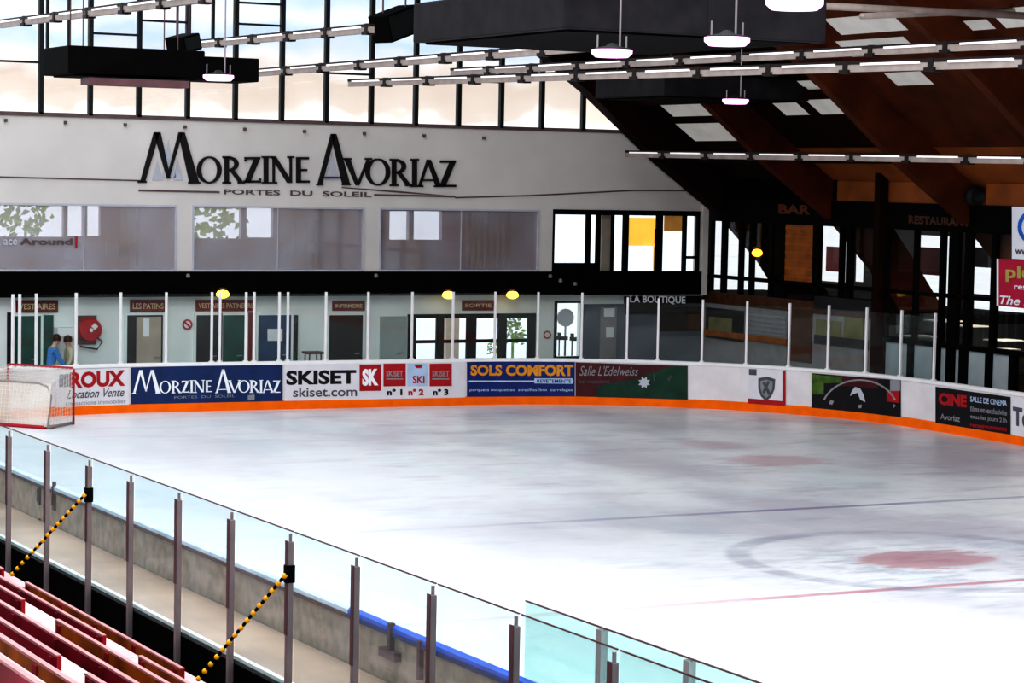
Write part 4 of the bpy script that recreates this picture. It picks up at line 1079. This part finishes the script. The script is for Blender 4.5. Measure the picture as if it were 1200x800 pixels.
bpanel((1076, 290, 1101, 322), 'net_red', 'red_awning', 'red awning in the bright restaurant window', 'awning')
# bar things
def rpanel(name, q, m, label, off=.05, th=.05, st=True):
    y0, y1, z0_, z1_ = rrect(*q, RX_-off); o = MB().box(RX_-off-th, RX_-off, y0, y1, z0_, z1_).build(name, m); return struct(o, label) if st else o
o = rpanel('roller_blind', (918.5, 262, 953, 330), 'curtain', '', .0, .03, False); tag(o, 'orange brown slatted blind under the BAR sign', 'blind')
for i in range(7):
    y0, y1, z0_, z1_ = rrect(919, 266+i*9.5, 952.5, 269+i*9.5, RX_-.03); MB().box(RX_-.04, RX_-.03, y0, y1, z0_, z1_).build('slat', 'rust', o)
t = empty('bar_sign', rm(937, 245)); tag(t, 'orange brown BAR lettering on the dark fascia', 'sign')
dtext('lettering', 'BAR', 'bar_brown', rm, (915.5, 953, 239, 250.5, 240.5, 251.5), .09, t, .04)
t = empty('restaurant_sign', rm(1100, 260)); tag(t, 'dark red brown RESTAURANT lettering on the fascia', 'sign')
dtext('lettering', 'RESTAURANT', 'brown_panel', rm, (1068, 1140, 252, 262, 256, 266), .09, t, .04)
amber(893, 296, 'orange lamp glowing in the bar window', 'amber_red', xmap(37.2), .15)
# lower wall of the bar: panels between 826 and 1030
rpanel('wall_bar', (826, 350, 1034, 445), 'base_grey', 'grey base wall below the bar', .0, .05)
rpanel('wall_bar', (826, 350, 1034, 364), 'brown_panel', 'brown boarding below the bar glazing', .05, .03)
rpanel('wall_bar', (828, 362, 872, 398), 'boutique_dark', 'dark display case under the bar', .05, .03)
rpanel('wall_bar', (831, 372, 858, 393), 'olive', 'olive picture in the display case', .08, .02)
rpanel('wall_bar', (826, 391, 922, 398), 'rust', 'rust coloured stripe along the bar base', .08, .03)
rpanel('wall_bar', (875, 369, 921, 392), 'ad_grey', 'grey lined board under the bar', .05, .02)
for i in range(4): rpanel('wall_bar', (875, 371+i*5.5, 921, 373+i*5.5), 'base_grey', 'grey line on the board', .07, .02)
rpanel('wall_bar', (924, 352, 952, 424), 'brown_panel', 'brown door under the BAR sign', .05, .04)
for i, q in enumerate(((957, 375, 986, 396), (990, 372, 1012, 396))): rpanel('wall_bar', q, 'olive', 'olive lit panel under the bar', .05, .03)
rpanel('wall_bar', (955, 350, 1034, 366), 'boutique_dark', 'dark strip under the bar', .06, .03)
rpanel('wall_bar', (955, 396, 1034, 407), 'boutique_dark', 'dark strip under the bar', .06, .03)
t = empty('notice_board', rm(1030, 395, .1)); tag(t, 'small pink and green notice beside the wooden post', 'notice')
MB().lathe(rm(1030, 389, .2), [(.01, -.01), (.10, -.01), (.10, .01), (.01, .01)], 18, 'x').build('round_badge', 'sign_crimson', t); decal('green_card', 'olive', rm, (1026, 1034, 397, 410, 397, 410), .2, .01, 1, t)
# tables with white cloths behind the restaurant glazing
for i, (px, py) in enumerate(((1078, 393), (1135, 381), (1178, 398), (1108, 375), (1170, 408))):
    X0 = 39.0+.5*(i % 3); p = onx(px, py, X0); t = empty('dining_table', (p.x, p.y, 0)); tag(t, 'white topped table behind the restaurant glass, %s of five' % ORD[i], 'table', 'tables in the restaurant')
    MB().box(p.x-.4, p.x+.4, p.y-.4, p.y+.4, p.z-.03, p.z).build('table_top', 'paper', t); MB().tube([(p.x, p.y, -.02), (p.x, p.y, p.z-.03)], .05, 8).build('leg', 'post_dark', t); MB().lathe((p.x, p.y, -.02), [(.3, 0), (.28, .03), (.05, .05)], 14).build('base', 'post_dark', t)
# hanging signs at the right edge
sm_ = xmap(36.6)
t = empty('round_logo_sign', sm_(1210, 275)); tag(t, 'white sign with blue circle cut by the right edge', 'sign')
decal('panel', 'sign_white', sm_, (1187, 1240, 242, 303, 243, 306), .0, .03, 1, t)
dpoly('blue_ring', 'sign_blue', sm_, ringpoly(1212, 266, 18, 20, 13.5, 15), .035, t, .005)
dtext('lettering', 'www.', 'ad_midgrey', sm_, (1191, 1215, 292, 298, 293, 299), .04, t, .02)
t = empty('crimson_sign', sm_(1200, 330)); tag(t, 'crimson sign with gold letters cut by the right edge', 'sign')
decal('panel', 'sign_crimson', sm_, (1171.5, 1245, 303, 358, 306, 366), .0, .03, 1, t)
decal('edge', 'sign_white', sm_, (1169, 1171.5, 303, 358, 303, 358), .0, .03, 1, t)
dtext('lettering', 'plus', 'sign_gold', sm_, (1180, 1222, 311, 330, 313, 332), .04, t, .03)
dtext('lettering', 'restaurant', 'sign_white', sm_, (1190, 1240, 333, 339, 335, 341), .04, t, .02)
dtext('lettering', 'The Place', 'sign_white', sm_, (1173, 1235, 346, 356, 350, 361), .04, t, .02, .3)

# ------------------------------------------------------------------ overhead: air units, lamps, rails, speakers
def unit(pn, pr, ly, zt, h, label, extra=None):
    p = onz(*pn, zt); xr = ony(*pr, p.y).x
    t = empty('air_unit', ((p.x+xr)/2, p.y+ly/2, zt)); tag(t, label, 'air duct', 'dark air units under the roof')
    MB().box(p.x, xr, p.y, p.y+ly, zt, zt+h).build('casing', 'duct', t, bevel=.02)
    MB().box(p.x+.15, xr-.15, p.y+.15, p.y+ly-.15, zt-.03, zt).build('underside_panel', 'black', t)
    for x_ in (p.x+.4, xr-.4):
        for y_ in (p.y+.4, p.y+ly-.4): MB().tube([(x_, y_, zt+h), (x_, y_, zt+h+(4 if zt > 7.8 else .95))], .012, 6).build('hanger', 'post_dark', t)
    if extra: extra(t, p, xr)
    return t
def ex1(t, p, xr):
    MB().box(xr-2.0, xr, p.y-.02, p.y+2.0, 7.88, 8.6).build('end_casing', 'duct', t, bevel=.02)
unit((661, 33), (967, 52), 4.9, 7.9, .60, 'large dark grey air unit nearest under the roof top', ex1)
unit((778, 112), (948, 122), 3.4, 7.9, .52, 'small dark air unit beyond the lamp rails', None)
def ex3(t, p, xr):
    x1 = ony(308, 90, p.y).x; MB().box(xr, x1, p.y+.2, p.y+1.4, 7.6, 8.05).build('end_casing', 'black', t, bevel=.02)
    a_ = ony(104, 92, p.y-.3); b_ = ony(222, 93, p.y-.3); MB().box(a_.x, b_.x, p.y-.3, p.y+.2, 7.42, 7.55).build('underside_tray', 'post_dark', t)
unit((80, 86), (240, 92), 1.6, 7.62, .52, 'flat black air unit hanging before the gable windows', ex3)
bpy.data.objects['air_unit.002'].children[0].data.materials[0] = MATS['black']
def bay(px, py, label):
    c0 = onz(px, py, 7.55); t = empty('bay_lamp', c0); tag(t, label, 'lamp', 'glowing pink bay lamps')
    MB().lathe(c0, [(.02, -.075), (.22, -.07), (.275, -.02), (.275, .03), (.02, .04)], 24).build('glow_disc', 'lamp_glow', t, True)
    MB().lathe(c0+Vector((0, 0, .05)), [(.26, -.02), (.24, 0), (.08, .03), (.06, .06), (.02, .07)], 24).build('housing', 'frame_dark', t, True)
    MB().tube([c0+Vector((.12, 0, .05)), c0+Vector((.12, 0, 3.2))], .014, 6).build('hanger', 'lamp_body', t)
    for sx_ in (-.22, .22): MB().tube([c0+Vector((sx_, 0, .05)), c0+Vector((sx_, 0, .22))], .012, 6).build('bracket', 'lamp_body', t)
bay(717, 61, 'pink glowing bay lamp under the large air unit'); bay(852, 47, 'pink glowing bay lamp with long hanger before the large air unit')
bay(862, 118, 'pink glowing bay lamp before the small air unit'); bay(256, 90, 'pink glowing bay lamp beside the flat black air unit'); bay(931, 3, 'pink glowing bay lamp cut by the top edge')
def rail(pa, Ya, pb, n, label, w_=.11, tubes=True, top=True):
    a_ = ony(*pa, Ya); b_ = onx(*pb, a_.x); d = b_-a_; L = d.length
    t = empty('lamp_rail', (a_+b_)/2); tag(t, label, 'lamp rail', 'lamp rails under the roof')
    ex, ey = Vector((1, 0, 0)), d.normalized(); ez = ex.cross(ey)
    Mx = Matrix((ex, ey, ez)).transposed().to_4x4(); Mx.translation = a_
    MB().box(-w_/2, w_/2, 0, L, -.03, .10, Mx).build('rail', 'rail_grey', t)
    MB().box(-w_/2-.01, w_/2+.01, 0, L, -.09, -.03, Mx).build('underside', 'rail_dark', t)
    for i in range(n):
        y0 = L*(i+.12)/n; y1 = L*(i+.80)/n
        if tubes: MB().box(-w_/2-.035, w_/2-.01, y0, y1, -.05, -.012, Mx).build('fluorescent_tube', 'tube', t)
        ym = L*(i+.92)/n
        b = MB(); b.box(-.1, .1, ym-.14, ym+.14, .06, .13, Mx); b.box(-.07, .07, ym-.07, ym+.07, -.10, .07, Mx); b.build('hanger', 'rail_dark' , t)
    return t
rail((0, 28), 57, (245, -4), 6, 'lamp rail crossing the top left corner')
rail((225, 52), 57, (436, 33), 5, 'lamp rail running behind the tilted loudspeaker')
rail((300, 85), 58, (860, 41), 10, 'lamp rail in front of the gable windows under the large air unit')
rail((530, 84), 58, (1215, 49), 10, 'upper long lamp rail reaching the right edge')
rail((410, 97), 58, (1215, 71), 11, 'lower long lamp rail reaching the right edge above the rafters')
rail((735, 180), 58.9, (1215, 187), 8, 'lowest lamp rail running from the wall corner to the right edge')
a_, b_ = ony(880, 3, 38), ony(1210, 19, 38); b = MB(); b.tube([a_, b_], .07, 10)
tag(b.build('ceiling_pipe', 'rail_grey', None, True), 'pale pipe crossing the top right corner under the roof', 'pipe')
a_, b_ = ony(1010, 19, 37), ony(1210, 11, 41)
b = MB(); b.tube([a_, b_], .06, 10); tag(b.build('ceiling_pipe', 'rail_grey', None, True), 'second pale pipe in the top right corner above the first', 'pipe')
def speaker(px, py, Y, sx_, sz_, tilt, label):
    c0 = ony(px, py, Y); t = empty('loudspeaker', c0); tag(t, label, 'speaker', 'tilted black loudspeakers')
    Mx = Matrix.Translation(c0) @ Matrix.Rotation(.35, 4, 'Z') @ Matrix.Rotation(tilt, 4, 'Y')
    MB().box(-sx_/2, sx_/2, -.3, .3, -sz_/2, sz_/2, Mx).build('cabinet', 'black', t, bevel=.03)
    MB().box(-sx_/2+.05, sx_/2-.05, -.31, -.3, -sz_/2+.05, sz_/2-.05, Mx).build('grille', 'frame_dark', t)
    for s_ in (-.3, .25): MB().tube([c0+Vector((s_*sx_, 0, sz_*.3)), c0+Vector((s_*sx_, 0, 3.5))], .02, 6).build('hanger', 'post_dark', t)
speaker(463, 28, 50, 1.0, .62, -.32, 'tilted black loudspeaker left of the large air unit')
speaker(215, 51, 50, .50, .36, -.25, 'small tilted black loudspeaker above the flat black air unit')

# ------------------------------------------------------------------ people behind the glass
def skin_mesh(name, joints, edges, m, parent, root=0):
    me = bpy.data.meshes.new(name); me.from_pydata([tuple(j[0]) for j in joints], edges, [])
    me.materials.append(MATS[m]); o = bpy.data.objects.new(name, me); COL.objects.link(o)
    if parent: o.parent = parent; o.matrix_parent_inverse = parent.matrix_world.inverted()
    md = o.modifiers.new('skin', 'SKIN'); md.use_smooth_shade = True
    for i, j in enumerate(joints):
        sv = me.skin_vertices[0].data[i]; sv.radius = (j[1], j[2] if len(j) > 2 else j[1]); sv.use_root = (i == root)
    sb_ = o.modifiers.new('sub', 'SUBSURF'); sb_.levels = 2; sb_.render_levels = 2
    return o
def person(x, y, rz, arm_r, arm_l, lean, top, legs, label, hgt=1.74):
    t = empty('person', (x, y, -.02)); tag(t, label, 'person')
    k = hgt/1.74; Mx = Matrix.Translation((x, y, -.02)) @ Matrix.Rotation(rz, 4, 'Z') @ Matrix.Scale(k, 4)
    V = lambda a, b_, c_: Mx @ Vector((a, b_+lean*max(0, c_-.95), c_))
    J = [(V(0, 0, .95), .15*k, .11*k), (V(0, .01, 1.15), .14*k, .105*k), (V(0, .0, 1.35), .165*k, .11*k), (V(0, 0, 1.46), .07*k), (V(0, .03, 1.52), .055*k),
         (V(0, .05, 1.60), .085*k, .095*k), (V(0, .05, 1.70), .075*k, .085*k)]
    E_ = [(0, 1), (1, 2), (2, 3), (3, 4), (4, 5), (5, 6)]
    for sgn, arm in ((1, arm_r), (-1, arm_l)):
        i = len(J); J += [(V(.19*sgn, 0, 1.40), .058*k), (V(*arm[0]), .045*k), (V(*arm[1]), .033*k), (V(arm[1][0], arm[1][1]+.03, arm[1][2]-.07), .036*k, .02*k)]
        E_ += [(2, i), (i, i+1), (i+1, i+2), (i+2, i+3)]
        hp = Vector(arm[1])+Vector((0, .03, -.07))
        for f in range(5):
            o_ = Vector(((f-2)*.016, .02 if f else .045, -.03)); p1 = hp+o_; p2 = p1+Vector(((f-2)*.004, .012, -.045 if f else -.02))
            n = len(J); J += [(V(*p1), .009*k), (V(*p2), .008*k)]; E_ += [(i+3, n), (n, n+1)]
    for sgn in (1, -1):
        i = len(J); J += [(V(.09*sgn, 0, .88), .085*k), (V(.10*sgn, .03*sgn, .50), .06*k), (V(.10*sgn, 0, .10), .042*k), (V(.10*sgn, .13, .04), .04*k)]
        E_ += [(0, i), (i, i+1), (i+1, i+2), (i+2, i+3)]
    skin_mesh('body', J, E_, 'skin', t)
    # clothing children follow the limbs
    JJ = [(V(0, 0, .90), .165*k, .125*k), (V(0, .01, 1.15), .16*k, .12*k), (V(0, 0, 1.36), .175*k, .125*k), (V(0, 0, 1.45), .085*k)]; EE = [(0, 1), (1, 2), (2, 3)]
    for sgn, arm in ((1, arm_r), (-1, arm_l)):
        i = len(JJ); JJ += [(V(.19*sgn, 0, 1.40), .075*k), (V(*arm[0]), .062*k), (V(*arm[1]), .048*k)]; EE += [(2, i), (i, i+1), (i+1, i+2)]
    skin_mesh('jacket', JJ, EE, top, t)
    JJ = [(V(0, 0, .92), .155*k, .115*k)]; EE = []
    for sgn in (1, -1):
        i = len(JJ); JJ += [(V(.095*sgn, 0, .84), .10*k), (V(.10*sgn, .03*sgn, .50), .078*k), (V(.10*sgn, 0, .10), .06*k)]; EE += [(0, i), (i, i+1), (i+1, i+2)]
    skin_mesh('trousers', JJ, EE, legs, t)
    b = MB(); c0 = V(0, .035, 1.665); b.lathe(c0, [(.005, .125*k), (.07*k, .105*k), (.105*k, .05*k), (.112*k, -.01*k), (.10*k, -.05*k)], 16); b.build('hair', 'hair', t, True)
    hd = Mx @ Vector((0, .05+lean*.65, 1.60))
    fd = (Mx.to_3x3() @ Vector((0, 1, 0))).normalized(); sd = (Mx.to_3x3() @ Vector((1, 0, 0))).normalized()
    f0 = V(0, .14, 1.60)
    MB().tube([f0+Vector((0, 0, .03)), f0+fd*.03-Vector((0, 0, .01)), f0-Vector((0, 0, .02))], [.008, .016, .006], 8).build('nose', 'skin', t, True)
    for s_ in (-1, 1):
        MB().lathe(f0+sd*.035*s_+Vector((0, 0, .03))-fd*.005, [(.003, -.01), (.012, -.006), (.012, .006), (.003, .01)], 8).build('eye', 'ink', t, True)
        MB().lathe(V(.095*s_, .04, 1.60), [(.004, -.03), (.018, -.015), (.02, .015), (.004, .03)], 8).build('ear', 'skin', t, True)
    MB().box(-.025, .025, -.004, .004, -.004, .004, Matrix.Translation(f0-Vector((0, 0, .05))) @ Matrix.Rotation(rz, 4, 'Z')).build('mouth', 'red', t)
p1 = ony(58.5, 425, 59.2); p2 = ony(82.5, 425, 59.3)
person(p1.x, 59.2, -PI/2, ((.24, .15, 1.15), (.22, .34, .98)), ((-.25, .02, 1.14), (-.24, .10, .90)), .18, 'cloth_blue', 'cloth_grey', 'person in blue jumper and pale trousers leaning towards the right')
person(p2.x, 59.3, PI/2, ((.25, .05, 1.14), (.24, .16, .92)), ((-.25, .05, 1.14), (-.24, .2, .98)), .05, 'cloth_beige', 'cloth_navy', 'person in beige jacket and dark trousers beside the hose reel', 1.70)
